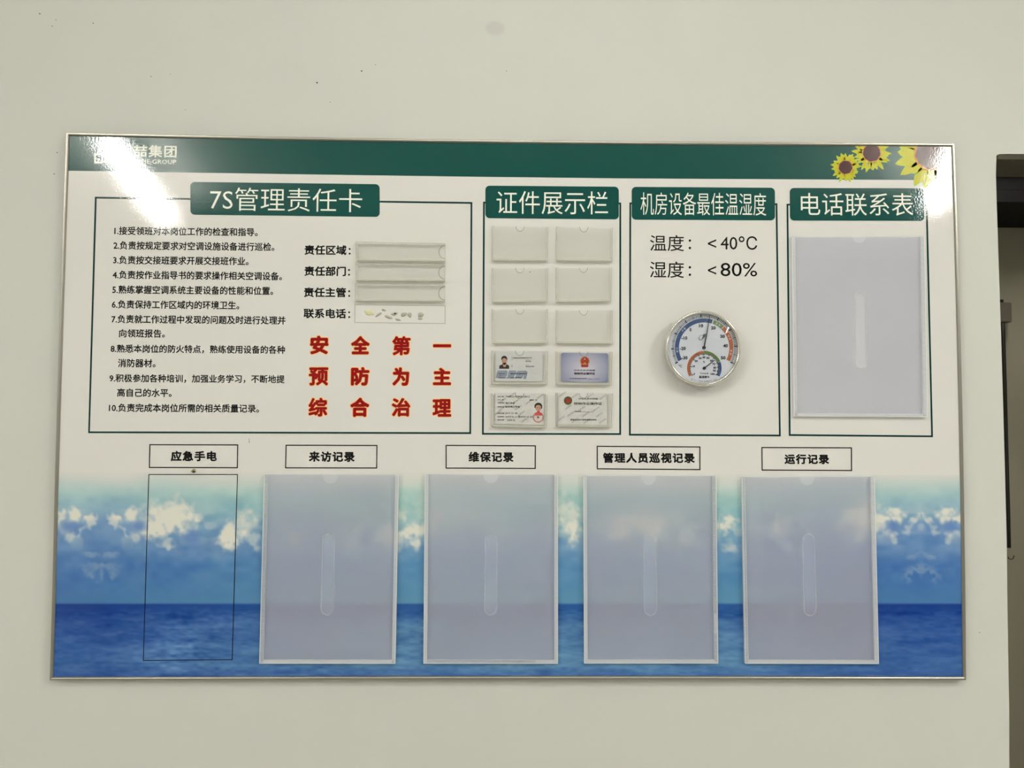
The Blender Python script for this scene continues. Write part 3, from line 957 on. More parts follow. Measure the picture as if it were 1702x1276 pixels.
def pocket(name, quad, depth, label, group, rail=3.5, plate_t=0.0012, notch=None, slot=None, notch_side='top', back='acrylic', front='acrylic', edge='edge', top_rail=False, bottom_rail=None):
    f, w, h = qmap(quad, -depth)
    o = thing(name, (lambda p: (p[0], 0.0, p[1]))(f(0.5, 1.0)), label, 'holder', group)
    bot = rail if bottom_rail is None else bottom_rail
    corners = [f(0, 0), f(1, 0), f(1, 1), f(0, 1)]
    eps = -0.0008
    plate('back_plate', [corners], -plate_t - 0.0008, eps, M[back], o)
    # front plate outline with finger notch
    lp = []
    if notch and notch_side == 'top':
        nc, nr, nd = notch
        lp.append((0, 0))
        n = 12
        for i in range(n + 1):
            a = math.pi - math.pi * i / n
            lp.append(((nc + nr * math.cos(a)) / w, nd * math.sin(a) / h))
        lp += [(1, 0), (1, 1), (0, 1)]
    elif notch and notch_side == 'right':
        nc, nr, nd = notch
        lp += [(0, 0), (1, 0)]
        n = 12
        for i in range(n + 1):
            a = math.pi * i / n
            lp.append(((w - nd * math.sin(a)) / w, (nc - nr * math.cos(a)) / h))
        lp += [(1, 1), (0, 1)]
    else:
        lp = [(0, 0), (1, 0), (1, 1), (0, 1)]
    loops = [[f(a, b) for a, b in lp]]
    if slot:
        sx, sy0, sy1, sw = slot
        hole = []
        r = sw / 2
        for i in range(11):
            a = math.pi * i / 10
            hole.append(((sx - r * math.cos(a)) / w, (sy0 + r - r * math.sin(a)) / h))
        for i in range(11):
            a = math.pi * i / 10
            hole.append(((sx + r * math.cos(a)) / w, (sy1 - r + r * math.sin(a)) / h))
        loops.append([f(a, b) for a, b in hole])
    fp = plate('front_plate', loops, -depth, -depth + plate_t, M[front], o)
    if notch and edge == 'edge':
        arc = [q for q in lp if q not in ((0, 0), (1, 0), (1, 1), (0, 1))]
        cxn = (nc / w, 0.0) if notch_side == 'top' else (1.0, nc / h)
        big = [(cxn[0] + (a - cxn[0]) * 1.14, cxn[1] + (b - cxn[1]) * 1.14) for a, b in arc]
        A_, B_ = [f(a, b) for a, b in big], [f(a, b) for a, b in arc]
        vv = [(p[0], -depth - 0.0001, p[1]) for p in A_ + B_]
        mm = len(A_)
        mesh_obj('notch_edge', vv, [(i, i + 1, mm + i + 1, mm + i) for i in range(mm - 1)], M['rim'], fp)
    if slot:
        # bevelled lip round the thumb slot
        hole2 = []
        r2 = r + 2.6
        for i in range(11):
            a = math.pi * i / 10
            hole2.append(((sx - r2 * math.cos(a)) / w, (sy0 + r - r2 * math.sin(a)) / h))
        for i in range(11):
            a = math.pi * i / 10
            hole2.append(((sx + r2 * math.cos(a)) / w, (sy1 - r + r2 * math.sin(a)) / h))
        A = [f(a, b) for a, b in hole2]
        B = loops[1]
        n = len(A)
        v = [(p[0], -depth - 0.0002, p[1]) for p in A] + [(p[0], -depth + 0.0009, p[1]) for p in B]
        fs = [(i, (i + 1) % n, n + (i + 1) % n, n + i) for i in range(n)]
        mesh_obj('slot_lip', v, fs, M['edge'], fp, smooth=True)
    e = M[edge]
    y0, y1 = -depth + plate_t, -plate_t - 0.0008
    # polished outer edge of the front plate
    ho = 0.55 if edge == 'edge' else 0.9
    oq = [f(0, 0), f(1, 0), f(1, 1), f(0, 1)]
    iq = [f(ho / w, ho / h), f(1 - ho / w, ho / h), f(1 - ho / w, 1 - ho / h), f(ho / w, 1 - ho / h)]
    vv = [(p[0], -depth - 0.0001, p[1]) for p in oq + iq]
    ff = [(k, 4 + k, 4 + (k + 1) % 4, (k + 1) % 4) for k in range(4)]
    if notch and notch_side == 'top':
        ff = ff[1:]
    mesh_obj('plate_edge', vv, ff, M['rim' if edge == 'edge' else 'rim_pale'], fp)

    def strip(nm, a0, a1, b0, b1, e=e):
        c = [f(a0 / w, b0 / h), f(a1 / w, b0 / h), f(a1 / w, b1 / h), f(a0 / w, b1 / h)]
        return plate(nm, [c], y0, y1, e, o)
    if notch_side == 'right':
        strip('side_rail', 0, w, 0, rail)
        strip('side_rail', 0, w, h - rail, h, M['edge_base'])
        strip('end_rail', 0, rail, rail, h - rail)
    else:
        strip('side_rail', 0, rail, 0, h)
        strip('side_rail', w - rail, w, 0, h)
        strip('bottom_rail', rail, w - rail, h - bot, h, M['edge_base'] if edge == 'edge' else e)
    return o


def fingers(q):
    return q


SLOTS = [
    ([(591.0, 401.4), (739.6, 404.2), (739.6, 434.0), (592.0, 432.6)], 'long clear plastic name pocket beside the top label, highest of the three'),
    ([(590.6, 436.0), (739.6, 438.0), (739.2, 467.2), (591.2, 466.2)], 'long clear plastic name pocket in the middle of the three'),
    ([(590.2, 471.0), (739.6, 472.6), (739.2, 501.0), (591.0, 500.0)], 'long clear plastic name pocket just above the torn adhesive, lowest of the three')]
for q, lab in SLOTS:
    pocket('name_pocket', q, 0.0085, lab, 'long name pockets', rail=3.0, notch=(15, 10.5, 9.5), notch_side='right')

COLQ = {0: 'left', 1: 'right'}
BADGES = [
    [((817.2, 375.0), (911.2, 376.6), (910.6, 433.2), (817.0, 432.4)), ((924.4, 376.0), (1018.4, 378.0), (1017.8, 433.8), (923.8, 433.0))],
    [((817.0, 444.8), (910.8, 445.0), (910.6, 501.6), (817.4, 502.2)), ((923.6, 444.4), (1016.6, 444.0), (1015.8, 501.0), (923.8, 502.0))],
    [((817.0, 513.6), (911.0, 513.4), (911.4, 570.4), (817.6, 570.8)), ((924.0, 515.4), (1018.4, 515.0), (1018.0, 571.2), (923.8, 570.6))],
    [((816.4, 582.2), (911.0, 583.2), (910.0, 638.8), (816.0, 638.6)), ((923.6, 583.6), (1018.0, 584.4), (1016.4, 640.2), (923.6, 639.4))],
    [((816.2, 652.6), (910.2, 654.4), (908.8, 711.2), (816.0, 709.0)), ((923.2, 652.4), (1018.6, 653.8), (1016.4, 710.2), (923.8, 708.6))]]
BLAB = [['empty clear badge pocket in the top row, left, under the green title', 'empty clear badge pocket in the top row, right, under the green title'],
        ['empty clear badge pocket, second row, left, with a dark speck', 'empty clear badge pocket, second row, right'],
        ['empty clear badge pocket, third row, left, above the white portrait card', 'empty clear badge pocket, third row, right, above the blue emblem card'],
        ['clear badge pocket holding the white card with portrait of a man in a black top', 'clear badge pocket holding the blue card with a red emblem'],
        ['clear badge pocket at bottom left holding the watermarked portrait card', 'clear badge pocket at bottom right holding the watermarked card with a round seal']]
for r_, row in enumerate(BADGES):
    for c_, q in enumerate(row):
        pocket('badge_pocket', list(q), 0.0085, BLAB[r_][c_], 'clear badge pockets', rail=3.2, notch=(47 - (1 if c_ else 0), 6.5, 8.0 if r_ != 3 else 7.5), bottom_rail=4.0)

DOCS = [
    ([(438.8, 788.2), (662.8, 789.0), (657.0, 1102.8), (430.8, 1102.6)], (110.5, 13.0, 15.5), (110.0, 100.5, 232.0, 17.0), 'milky plastic document pocket under the caption 来访记录, leftmost of the bottom row'),
    ([(706.2, 788.2), (927.2, 789.0), (927.4, 1102.8), (703.8, 1102.6)], (110.5, 13.0, 14.5), (110.8, 100.5, 232.0, 17.0), 'milky plastic document pocket under the caption 维保记录, second of the bottom row'),
    ([(969.6, 790.6), (1190.6, 790.8), (1193.8, 1102.4), (971.0, 1102.4)], (108.8, 13.0, 15.5), (110.2, 99.0, 231.0, 17.0), 'milky plastic document pocket under the caption 管理人员巡视记录, third of the bottom row'),
    ([(1233.0, 793.0), (1454.0, 792.2), (1461.0, 1103.2), (1238.8, 1102.6)], (109.0, 13.0, 14.0), (109.0, 97.0, 229.5, 17.0), 'milky plastic document pocket under the caption 运行记录, rightmost of the bottom row'),
    ([(1316.4, 392.6), (1536.8, 391.6), (1542.0, 693.0), (1320.0, 691.6)], (112.0, 12.0, 12.0), (112.0, 95.0, 220.0, 15.5), 'large milky plastic document pocket under the green title plaque at the top right')]
for q, nt, sl, lab in DOCS:
    pocket('document_pocket', q, 0.0075, lab, 'large document pockets', rail=6.0, plate_t=0.0015, notch=nt, slot=sl, back='milky', front='acrylic_tint', edge='edge_dense', bottom_rail=5.5)
# dark speck inside one empty badge pocket
sp = flat_poly('speck', disc_pts(881, 452, 0.9, n=8), -0.0088, M['ink'], None)
sp.name = 'dust_speck'
sp['label'] = 'tiny dark speck on an empty badge pocket'
sp['category'] = 'speck'

# ------------------------------------------------------------------ cards inside the pockets
card_m = mat('white_card', rgb(202, 203, 202), rough=0.4, vary=(25, 0.03))
card2_m = mat('pale_patterned_card', rgb(208, 208, 204), rough=0.5, vary=(90, 0.05))
card_blue = mat('blue_card', rgb(150, 160, 184), rough=0.35)
skin_m = mat('printed_skin', rgb(188, 146, 124), rough=0.5, vary=(400, 0.06))
dark_m = mat('printed_black_cloth', rgb(34, 28, 24), rough=0.5, vary=(400, 0.1))
band_m = mat('card_grey_blue', rgb(138, 148, 162), rough=0.5, vary=(200, 0.12))
water_m = mat('watermark_ink', rgb(138, 134, 130), rough=0.5, vary=(200, 0.1))
redem = mat('emblem_red', rgb(150, 34, 12), rough=0.5, vary=(300, 0.15))
gold = mat('emblem_gold', rgb(190, 140, 70), rough=0.5, vary=(300, 0.1))
olive = mat('seal_olive', rgb(86, 80, 34), rough=0.5, vary=(300, 0.2))
stamp = mat('stamp_red', rgb(196, 70, 70), rough=0.5, vary=(300, 0.1))
KC, K1, K2, K3 = -0.0032, -0.0034, -0.0036, -0.0038


def card(name, quad, m_, label, rad=3.0):
    z = P((quad[2][0] + quad[3][0]) / 2, quad[2][1], KC)
    t = thing(name, (z[0], KC, z[2]), label, 'card', 'cards in the badge pockets')
    pts = rounded(quad, rad) if rad else quad
    w = [P(a, b, KC) for a, b in pts]
    c = plate('card_sheet', [[(p[0], p[2]) for p in w]], KC, KC + 0.0008, m_, t)
    return t, c


def zc(x0, y0, s=17.02):
    return lambda a, b: (x0 + a / s, y0 + b / s)


# white portrait card
Z = zc(815, 578)
t1, c1 = card('identity_card', [Z(150, 115), Z(1490, 130), Z(1480, 950), Z(140, 945)], card_m, 'white card with a portrait of a man in a black top and a grey-blue pattern')
ph = flat_poly('portrait', [Z(*p) for p in [(250, 590), (255, 500), (330, 470), (350, 450), (455, 455), (475, 470), (530, 500), (530, 590)]], K1, dark_m, t1)
flat_poly('hair', [Z(*p) for p in [(310, 340), (312, 270), (345, 235), (400, 218), (450, 240), (478, 290), (476, 350), (455, 370), (330, 370)]], K1, dark_m, ph)
flat_poly('face', [Z(395 + 72 * math.cos(a), 375 + (105 if math.sin(a) > 0 else 85) * math.sin(a)) for a in [2 * math.pi * i / 20 for i in range(20)]], K2, skin_m, ph)
flat_poly('neck', [Z(*p) for p in [(345, 470), (365, 420), (435, 420), (455, 470), (425, 540), (380, 540)]], K2, skin_m, ph)
for ex in (368, 425):
    flat_poly('eye', [Z(ex + 14 * math.cos(a), 352 + 7 * math.sin(a)) for a in [2 * math.pi * i / 8 for i in range(8)]], K3, dark_m, ph)
flat_poly('mouth', [Z(*p) for p in [(372, 432), (420, 432), (412, 440), (380, 440)]], K3, dark_m, ph)
pn = flat_poly('letter_pattern', [Z(*p) for p in [(155, 850), (185, 680), (225, 640), (450, 635), (495, 680), (470, 780), (400, 860)]], K1, band_m, t1)
p2 = flat_poly('letter_pattern', [Z(*p) for p in [(520, 660), (545, 640), (720, 640), (740, 700), (640, 860), (480, 860)]], K1, band_m, t1)
p3 = flat_poly('letter_pattern', [Z(*p) for p in [(700, 850), (765, 650), (1010, 645), (1060, 690), (1010, 880), (930, 880), (960, 740), (900, 860)]], K1, band_m, t1)
Zt = lambda body, a0, a1, b0, b1, parent, m_=None, w=0.01, Zf=None: text('lettering', body, (Zf or Z)(a0, b1)[0], (Zf or Z)(a0, b1)[1], (Zf or Z)(a1, b1)[0], (Zf or Z)(a1, b1)[1], (Zf or Z)(a0, b0)[1], K2, m_ or M['ink'], parent, weight=w, res=1)
Zt('T', 595, 615, 258, 298, c1)
Zt('1444232000000012', 630, 1165, 260, 302, c1)
Zt('证号', 595, 640, 210, 232, c1, water_m, 0.0)
Zt('姓名', 590, 640, 320, 345, c1, water_m, 0.0)
Zt('作业类别', 995, 1100, 322, 345, c1, water_m, 0.0)
Zt('电工作业', 1000, 1155, 360, 398, c1)
Zt('性别', 590, 640, 465, 488, c1, water_m, 0.0)
Zt('男', 592, 625, 505, 540, c1)
Zt('操作项目', 990, 1090, 468, 492, c1, water_m, 0.0)
Zt('低压电工作业', 1000, 1240, 508, 545, c1)
Zt('初领日期', 235, 405, 715, 745, c1)
Zt('有效期限', 560, 1030, 715, 748, c1)
Zt('复审', 260, 355, 782, 800, c1)
Zt('签发机关', 235, 480, 828, 858, c1)
Zt('应急管理部', 565, 885, 828, 862, c1)

# blue emblem card
Z2 = zc(920, 578)
n_, l_, b_ = nodes_of(card_blue)
tc_ = n_.new('ShaderNodeTexCoord')
gr = n_.new('ShaderNodeTexGradient')
gr.gradient_type = 'SPHERICAL'
mp = n_.new('ShaderNodeMapping')
mp.inputs['Scale'].default_value = (19.0, 19.0, 24.0)
mp.inputs['Location'].default_value = (0.0, 0.0, -0.55)
l_.new(tc_.outputs['Object'], mp.inputs['Vector'])
l_.new(mp.outputs['Vector'], gr.inputs['Vector'])
rp_ = n_.new('ShaderNodeValToRGB')
rp_.color_ramp.elements[0].color = rgb(112, 124, 158)
rp_.color_ramp.elements[1].color = rgb(208, 204, 216)
l_.new(gr.outputs['Fac'], rp_.inputs['Fac'])
l_.new(rp_.outputs['Color'], b_.inputs['Base Color'])
t2, c2 = card('emblem_card', [Z2(225, 135), Z2(1545, 155), Z2(1540, 985), Z2(222, 955)], card_blue, 'blue card with a round red emblem and black lettering')
em = flat_poly('emblem', [Z2(885 + 138 * math.cos(a), 378 + 138 * math.sin(a)) for a in [2 * math.pi * i / 30 for i in range(30)]], K1, gold, t2)
flat_poly('emblem_field', [Z2(885 + 112 * math.cos(a), 372 + 112 * math.sin(a)) for a in [2 * math.pi * i / 30 for i in range(30)]], K2, redem, em)
flat_poly('emblem_base', [Z2(*p) for p in [(778, 470), (990, 470), (985, 525), (960, 545), (800, 545), (778, 520)]], K2, redem, em)
def star(Zf, cx, cy, r, y, m_, parent):
    pts = [Zf(cx + (r if i % 2 == 0 else r * 0.42) * math.sin(math.pi * i / 5), cy - (r if i % 2 == 0 else r * 0.42) * math.cos(math.pi * i / 5)) for i in range(10)]
    return flat_poly('star', pts, y, m_, parent)
star(Z2, 885, 315, 26, K3, M['dial_white'], em)
for sx, sy in ((820, 345), (850, 368), (920, 368), (950, 345)):
    star(Z2, sx, sy, 11, K3, gold, em)
flat_poly('gate', [Z2(*p) for p in [(820, 470), (840, 440), (860, 435), (868, 408), (902, 408), (910, 435), (930, 440), (950, 470)]], K3, gold, em)
Zt('中华人民共和国', 580, 1175, 612, 655, c2, w=0.012, Zf=Z2)
Zt('特种作业操作证', 585, 1172, 690, 762, c2, w=0.03, Zf=Z2)
Zt('应急管理部监制', 445, 940, 852, 880, c2, w=0.02, Zf=Z2)
Zt('全国统一证书查询', 975, 1310, 866, 890, c2, w=0.005, Zf=Z2)

# two watermarked cards
Z3 = zc(815, 648)
t3, c3 = card('permit_card', [Z3(140, 92), Z3(1520, 105), Z3(1512, 990), Z3(142, 960)], card2_m, 'pale watermarked card with a portrait and red round stamp', rad=1.0)
Z4 = zc(920, 648)
t4, c4 = card('permit_card', [Z4(128, 78), Z4(1512, 85), Z4(1512, 985), Z4(130, 962)], card2_m, 'pale watermarked card with a round olive seal at its left', rad=1.0)


def watermark(Zf, cx, cy, parent, s=1.0):
    # diagonal SAWS, reading up to the right
    dx, dy = 95 * s, -62 * s
    a, b = Zf(cx - dx, cy - dy + 22), Zf(cx + dx, cy + dy + 22)
    tp = Zf(cx - dx, cy - dy - 32)
    text('watermark', 'SAWS', a[0], a[1], b[0], b[1], tp[1], K1, water_m, parent, weight=0.0, res=1, angle_box=True)


for cx, cy in ((640, 130), (1420, 180), (350, 300), (740, 320), (1110, 330), (1480, 390), (800, 500), (900, 650), (230, 640), (980, 850), (350, 520)):
    if cx < 1440:
        watermark(Z3, cx, cy, t3)
for cx, cy in ((270, 120), (610, 170), (1050, 160), (1410, 200), (430, 490), (820, 520), (1220, 540), (500, 680), (920, 690), (1310, 700), (240, 800), (1400, 880), (620, 860), (960, 880)):
    watermark(Z4, cx, cy, t4)
Zt('证号', 205, 390, 170, 205, c3, w=0.01, Zf=Z3)
Zt('T44522197408120012', 430, 1120, 160, 212, c3, w=0.01, Zf=Z3)
Zt('姓名', 205, 390, 258, 292, c3, w=0.0, Zf=Z3)
Zt('性别 男', 1110, 1320, 262, 305, c3, w=0.01, Zf=Z3)
Zt('作业类别', 205, 390, 345, 382, c3, w=0.01, Zf=Z3)
Zt('电工作业', 435, 690, 345, 400, c3, w=0.02, Zf=Z3)
Zt('准操项目', 205, 385, 455, 492, c3, w=0.01, Zf=Z3)
Zt('低压电工作业', 420, 835, 445, 498, c3, w=0.02, Zf=Z3)
Zt('初领日期', 205, 390, 640, 675, c3, w=0.015, Zf=Z3)
Zt('2011 11 25', 420, 765, 632, 678, c3, w=0.01, Zf=Z3)
Zt('有效期限', 205, 385, 738, 772, c3, w=0.02, Zf=Z3)
Zt('2017 02 21至2023 02 22', 430, 1195, 730, 780, c3, w=0.01, Zf=Z3)
Zt('复审日期', 205, 385, 828, 862, c3, w=0.02, Zf=Z3)
Zt('2020 02', 470, 705, 822, 880, c3, w=0.01, Zf=Z3)
pp = flat_poly('portrait', [Z3(1355 + 82 * math.cos(a), 495 + (105 if math.sin(a) > 0 else 85) * math.sin(a)) for a in [2 * math.pi * i / 20 for i in range(20)]], K1, skin_m, t3)
flat_poly('hair', [Z3(*p) for p in [(1250, 500), (1248, 430), (1290, 375), (1360, 358), (1430, 378), (1468, 440), (1462, 520), (1440, 540), (1432, 460), (1390, 420), (1320, 425), (1285, 455), (1275, 520)]], K2, dark_m, pp)
for ex in (1325, 1392):
    flat_poly('eye', [Z3(ex + 15 * math.cos(a), 500 + 7 * math.sin(a)) for a in [2 * math.pi * i / 8 for i in range(8)]], K2, dark_m, pp)
flat_poly('shoulders', [Z3(*p) for p in [(1250, 720), (1270, 660), (1325, 620), (1325, 590), (1395, 590), (1395, 620), (1450, 660), (1465, 720)]], K2, stamp, pp)
rg = [Z3(1355 + 150 * math.cos(a), 770 + 150 * math.sin(a)) for a in [2 * math.pi * i / 36 for i in range(36)]]
rg2 = [Z3(1355 + 135 * math.cos(a), 770 + 135 * math.sin(a)) for a in [2 * math.pi * i / 36 for i in range(36)]]
rv = [P(a, b, K3) for a, b in rg] + [P(a, b, K3) for a, b in rg2]
st = mesh_obj('red_stamp', rv, [(i, 36 + i, 36 + (i + 1) % 36, (i + 1) % 36) for i in range(36)], stamp, t3)
star(Z3, 1350, 770, 42, K3, redem, st)
for k in range(13):
    a = math.radians(-200 + k * 17)
    q0 = [(112, -5), (112, 5), (130, 6), (130, -6)]
    flat_poly('stamp_mark', [Z3(1355 + u * math.cos(a) - v * math.sin(a), 770 - (u * math.sin(a) + v * math.cos(a)) * 1.0) for u, v in q0], K3, stamp, st)
sl_ = flat_poly('seal', [Z4(410 + 118 * math.cos(a), 300 + 118 * math.sin(a)) for a in [2 * math.pi * i / 30 for i in range(30)]], K1, olive, t4)
flat_poly('seal_centre', [Z4(410 + 66 * math.cos(a), 298 + 72 * math.sin(a)) for a in [2 * math.pi * i / 12 for i in range(12)]], K2, redem, sl_)
Zt('中华人民共和国', 715, 1250, 222, 272, c4, w=0.005, Zf=Z4)
Zt('特种作业操作证', 580, 1370, 345, 425, c4, w=0.01, Zf=Z4)
Zt('发证机关', 595, 790, 588, 625, c4, w=0.02, Zf=Z4)
flat_poly('rule_line', [Z4(805, 614), Z4(1135, 618), Z4(1135, 628), Z4(805, 624)], K2, water_m, t4)
Zt('国家安全生产监督管理总局制', 480, 1215, 820, 862, c4, w=0.02, Zf=Z4)

# ------------------------------------------------------------------ round thermometer
BZ, DZ = -0.026, -0.0185   # bezel front, dial depth
bc = P(1169.6, 578.6, BZ)
R = abs(P(1169.6 + 63.0, 578.6, BZ)[0] - bc[0])
th = thing('thermometer', (bc[0], 0.0, bc[2] - R), 'round chrome-rimmed dial thermometer with a small humidity dial, hung on the board', 'thermometer')


def lathe(name, prof, material, parent, n=64, smooth=True, closed=False):
    v, f = [], []
    for i in range(n):
        a = 2 * math.pi * i / n
        for r, y in prof:
            v.append((bc[0] + r * math.cos(a), y, bc[2] + r * math.sin(a)))
    m_ = len(prof)
    for i in range(n):
        for j in range(m_ - (0 if closed else 1)):
            j2 = (j + 1) % m_
            a_, b_ = i * m_ + j, i * m_ + j2
            c_, d_ = ((i + 1) % n) * m_ + j2, ((i + 1) % n) * m_ + j
            f.append((a_, d_, c_, b_))
    o = mesh_obj(name, v, f, material, parent, smooth)
    bm = bmesh.new()
    bm.from_mesh(o.data)
    bmesh.ops.remove_doubles(bm, verts=bm.verts, dist=1e-7)
    bmesh.ops.recalc_face_normals(bm, faces=bm.faces)
    bm.to_mesh(o.data)
    bm.free()
    return o


lathe('case', [(0.0005, -0.0008), (R - 0.006, -0.0008), (R - 0.004, -0.003), (R - 0.0025, -0.016), (R - 0.0025, -0.0205)], M['case'], th)
lathe('bezel', [(R - 0.0022, -0.0165), (R - 0.0004, -0.0178), (R, -0.0205), (R - 0.0004, -0.0235), (R - 0.0018, -0.0256), (R - 0.0032, -0.026), (R - 0.0046, -0.0252),
                (R - 0.0056, -0.0232), (R - 0.0060, -0.0205), (R - 0.0058, DZ), (R - 0.004, DZ + 0.001)], M['chrome'], th)
lathe('dial', [(0.0002, DZ), (R - 0.0052, DZ)], M['dial'], th, smooth=False)
# domed lens
RS = 0.235
rim = R - 0.0054
dome = [(rim * k / 10, -0.0218 - (math.sqrt(RS ** 2 - (rim * k / 10) ** 2) - math.sqrt(RS ** 2 - rim ** 2))) for k in range(11)]
dome[0] = (0.0001, dome[0][1])
lathe('lens', dome, M['glass'], th)


def D(zx, zy, dy=0.0):
    return (1080 + zx / 7.089, 490 + zy / 7.089)


dial = [o for o in th.children if o.name.startswith('dial')][0]
O1, O2 = (640, 620), (643, 862)


def arc_band(name, c, r0, r1, a0, a1, y, m_, parent):
    n = max(3, int(abs(a1 - a0) / 4))
    v = []
    for i in range(n + 1):
        a = math.radians(a0 + (a1 - a0) * i / n)
        for r in (r0, r1):
            x, yy = D(c[0] + r * math.sin(a), c[1] - r * math.cos(a))
            v.append(P(x, yy, y))
    f = [(2 * i, 2 * i + 2, 2 * i + 3, 2 * i + 1) for i in range(n)]
    return mesh_obj(name, v, f, m_, parent)


y1, y2, y3 = DZ - 0.0003, DZ - 0.0005, DZ - 0.0007
arc_band('scale_band', O1, 296, 344, -118, 17.5, y1, M['dial_blue'], dial)['label'] = 'blue band of the temperature scale'
arc_band('scale_band', O1, 298, 344, 19.5, 42.5, y1, M['dial_green'], dial)['label'] = 'green band of the temperature scale'
arc_band('scale_band', O1, 298, 344, 43.5, 118, y1, M['dial_orange'], dial)['label'] = 'orange band of the temperature scale'
arc_band('scale_line', O1, 347, 350, -119, 119, y1, M['dial_white'], dial)
arc_band('scale_band', O2, 172, 203, -119, -5, y1, M['dial_orange'], dial)['label'] = 'orange band of the humidity scale'
arc_band('scale_band', O2, 172, 203, -4, 67, y1, M['dial_green'], dial)['label'] = 'green band of the humidity scale'
arc_band('scale_band', O2, 172, 203, 68, 119, y1, M['dial_blue'], dial)['label'] = 'blue band of the humidity scale'
tick_t = [-30, -20, -10, 0, 10, 20, 30, 40, 50]
tick_a = [-118.8, -92.3, -63.8, -35.2, -5.6, 25.9, 56.5, 87.7, 118.6]
tk = []
for v_ in range(-30, 51):
    a = float(np.interp(v_, tick_t, tick_a))
    L = 388 if v_ % 10 == 0 else (382 if v_ % 5 == 0 else 378)
    hw = 1.15 if v_ % 10 == 0 else (0.75 if v_ % 5 == 0 else 0.5)
    tk.append(arc_band('temperature_ticks', O1, 352, L, a - hw, a + hw, y2, M['ink'], dial))
join(tk)
tick_h = list(range(0, 101, 10))
ang_h = [-120, -84, -52, -24, -3, 20, 44, 68, 86, 103, 119]
tk = []
for v_ in range(0, 101, 2):
    a = float(np.interp(v_, tick_h, ang_h))
    hw = 1.6 if v_ % 10 == 0 else 0.8
    tk.append(arc_band('humidity_ticks', O2, 150 if v_ % 10 == 0 else 158, 170, a - hw, a + hw, y2, M['ink'], dial))
tk.append(arc_band('humidity_ticks', O2, 168, 170.5, -120, 119, y2, M['ink'], dial))
join(tk)


def dtext(s, cx, cy, w, h, m_=None, wgt=0.01, name='numeral', y=None):
    a = D(cx - w / 2, cy + h / 2)
    b = D(cx + w / 2, cy + h / 2)
    tp = D(cx - w / 2, cy - h / 2)
    return text(name, s, a[0], a[1], b[0], b[1], tp[1], y or y2, m_ or M['ink'], dial, weight=wgt, res=2)


for s, cx, cy, w in (('-30', 410, 740, 72), ('-20', 388, 630, 72), ('-10', 407, 507, 70), ('0', 480, 410, 24), ('10', 605, 363, 50), ('20', 750, 388, 56),
                     ('30', 857, 487, 56), ('40', 893, 598, 56), ('50', 865, 740, 56)):
    dtext(s, cx, cy, w, 40, wgt=0.04)
dtext('℃', 360, 838, 38, 34, wgt=0.012)
for s, cx, cy, w in (('0', 525, 930, 15), ('10', 517, 840, 30), ('20', 547, 778, 36), ('30', 592, 745, 36), ('40', 637, 735, 36), ('50', 685, 742, 36), ('60', 728, 773, 36),
                     ('70', 755, 813, 34), ('80', 767, 857, 34), ('90', 762, 893, 34), ('100', 742, 932, 50)):
    dtext(s, cx, cy, w, 24, wgt=0.03)
dtext('%', 638, 788, 24, 24, wgt=0.01)
dtext('TH101B', 640, 925, 100, 18, wgt=0.006, name='lettering')
dtext('温湿度计', 642, 966, 126, 28, wgt=0.03, name='lettering')
# curved web address along the rim
addr = 'http://www.aodetet.com'
tk = []
for k, chr_ in enumerate(addr):
    a = math.radians(22 - 44 * (k + 0.5) / len(addr))
    rr = 407
    cx, cy = O1[0] - rr * math.sin(a), O1[1] + rr * math.cos(a)
    hh = 20 if chr_ in 'htd/:' else 15
    ww = 5 if chr_ in '/.:t' else 11
    if chr_ == '.':
        hh = 4
    ux, uy = math.cos(a), math.sin(a)
    p0 = D(cx - ww / 2 * ux, cy - ww / 2 * uy)
    p1 = D(cx + ww / 2 * ux, cy + ww / 2 * uy)
    tk.append(text('web_address', chr_, p0[0], p0[1], p1[0], p1[1], p0[1] - hh / 7.089, y2, M['ink'], dial, weight=0.0, res=1, angle_box=True))
join(tk)
# maker's mark: swirl and block letters
tk = [arc_band('maker_mark', (612, 505), 30, 34, -150, 60, y2, M['ink'], dial), arc_band('maker_mark', (600, 512), 18, 22, 60, 290, y2, M['ink'], dial)]
tk.append(text('maker_mark', 'JF', *(D(612, 528)), *(D(662, 526)), D(612, 462)[1], y2, M['ink'], dial, weight=0.03, res=1, shear=0.3))
join(tk)
# comfort words on the bands
for s, c, r, a, sz in (('干燥', O1, 320, -49, 26), ('寒冷', O1, 320, -95, 26), ('舒适', O1, 321, 31, 24), ('炎热', O1, 321, 68, 24), ('高温', O1, 321, 100, 24)):
    for q, chh in enumerate(s):
        aa = math.radians(a + (q - 0.5) * 6.5)
        cx, cy = c[0] + r * math.sin(aa), c[1] - r * math.cos(aa)
        dtext(chh, cx, cy, sz, sz, m_=M['dial_white'], wgt=0.0, name='band_lettering')


def needle(name, c, tip, base_w, tip_w, y, hub_r, tail=0):
    cx, cy = c
    dx, dy = tip[0] - cx, tip[1] - cy
    L = math.hypot(dx, dy)
    ux, uy = dx / L, dy / L
    nx, ny = -uy, ux
    pts = [(cx - ux * tail + nx * base_w, cy - uy * tail + ny * base_w), (cx - ux * tail - nx * base_w, cy - uy * tail - ny * base_w),
           (tip[0] - nx * tip_w, tip[1] - ny * tip_w), (tip[0] + nx * tip_w, tip[1] + ny * tip_w)]
    w = [P(*D(*p), y) for p in pts]
    o = plate(name, [[(p[0], p[2]) for p in w]], y, y + 0.0004, M['ink'], th)
    hp = [P(*D(cx + hub_r * math.cos(a), cy + hub_r * math.sin(a)), y) for a in [2 * math.pi * i / 24 for i in range(24)]]
    plate('hub', [[(p[0], p[2]) for p in hp]], y - 0.0008, DZ, M['ink'], o)
    return o


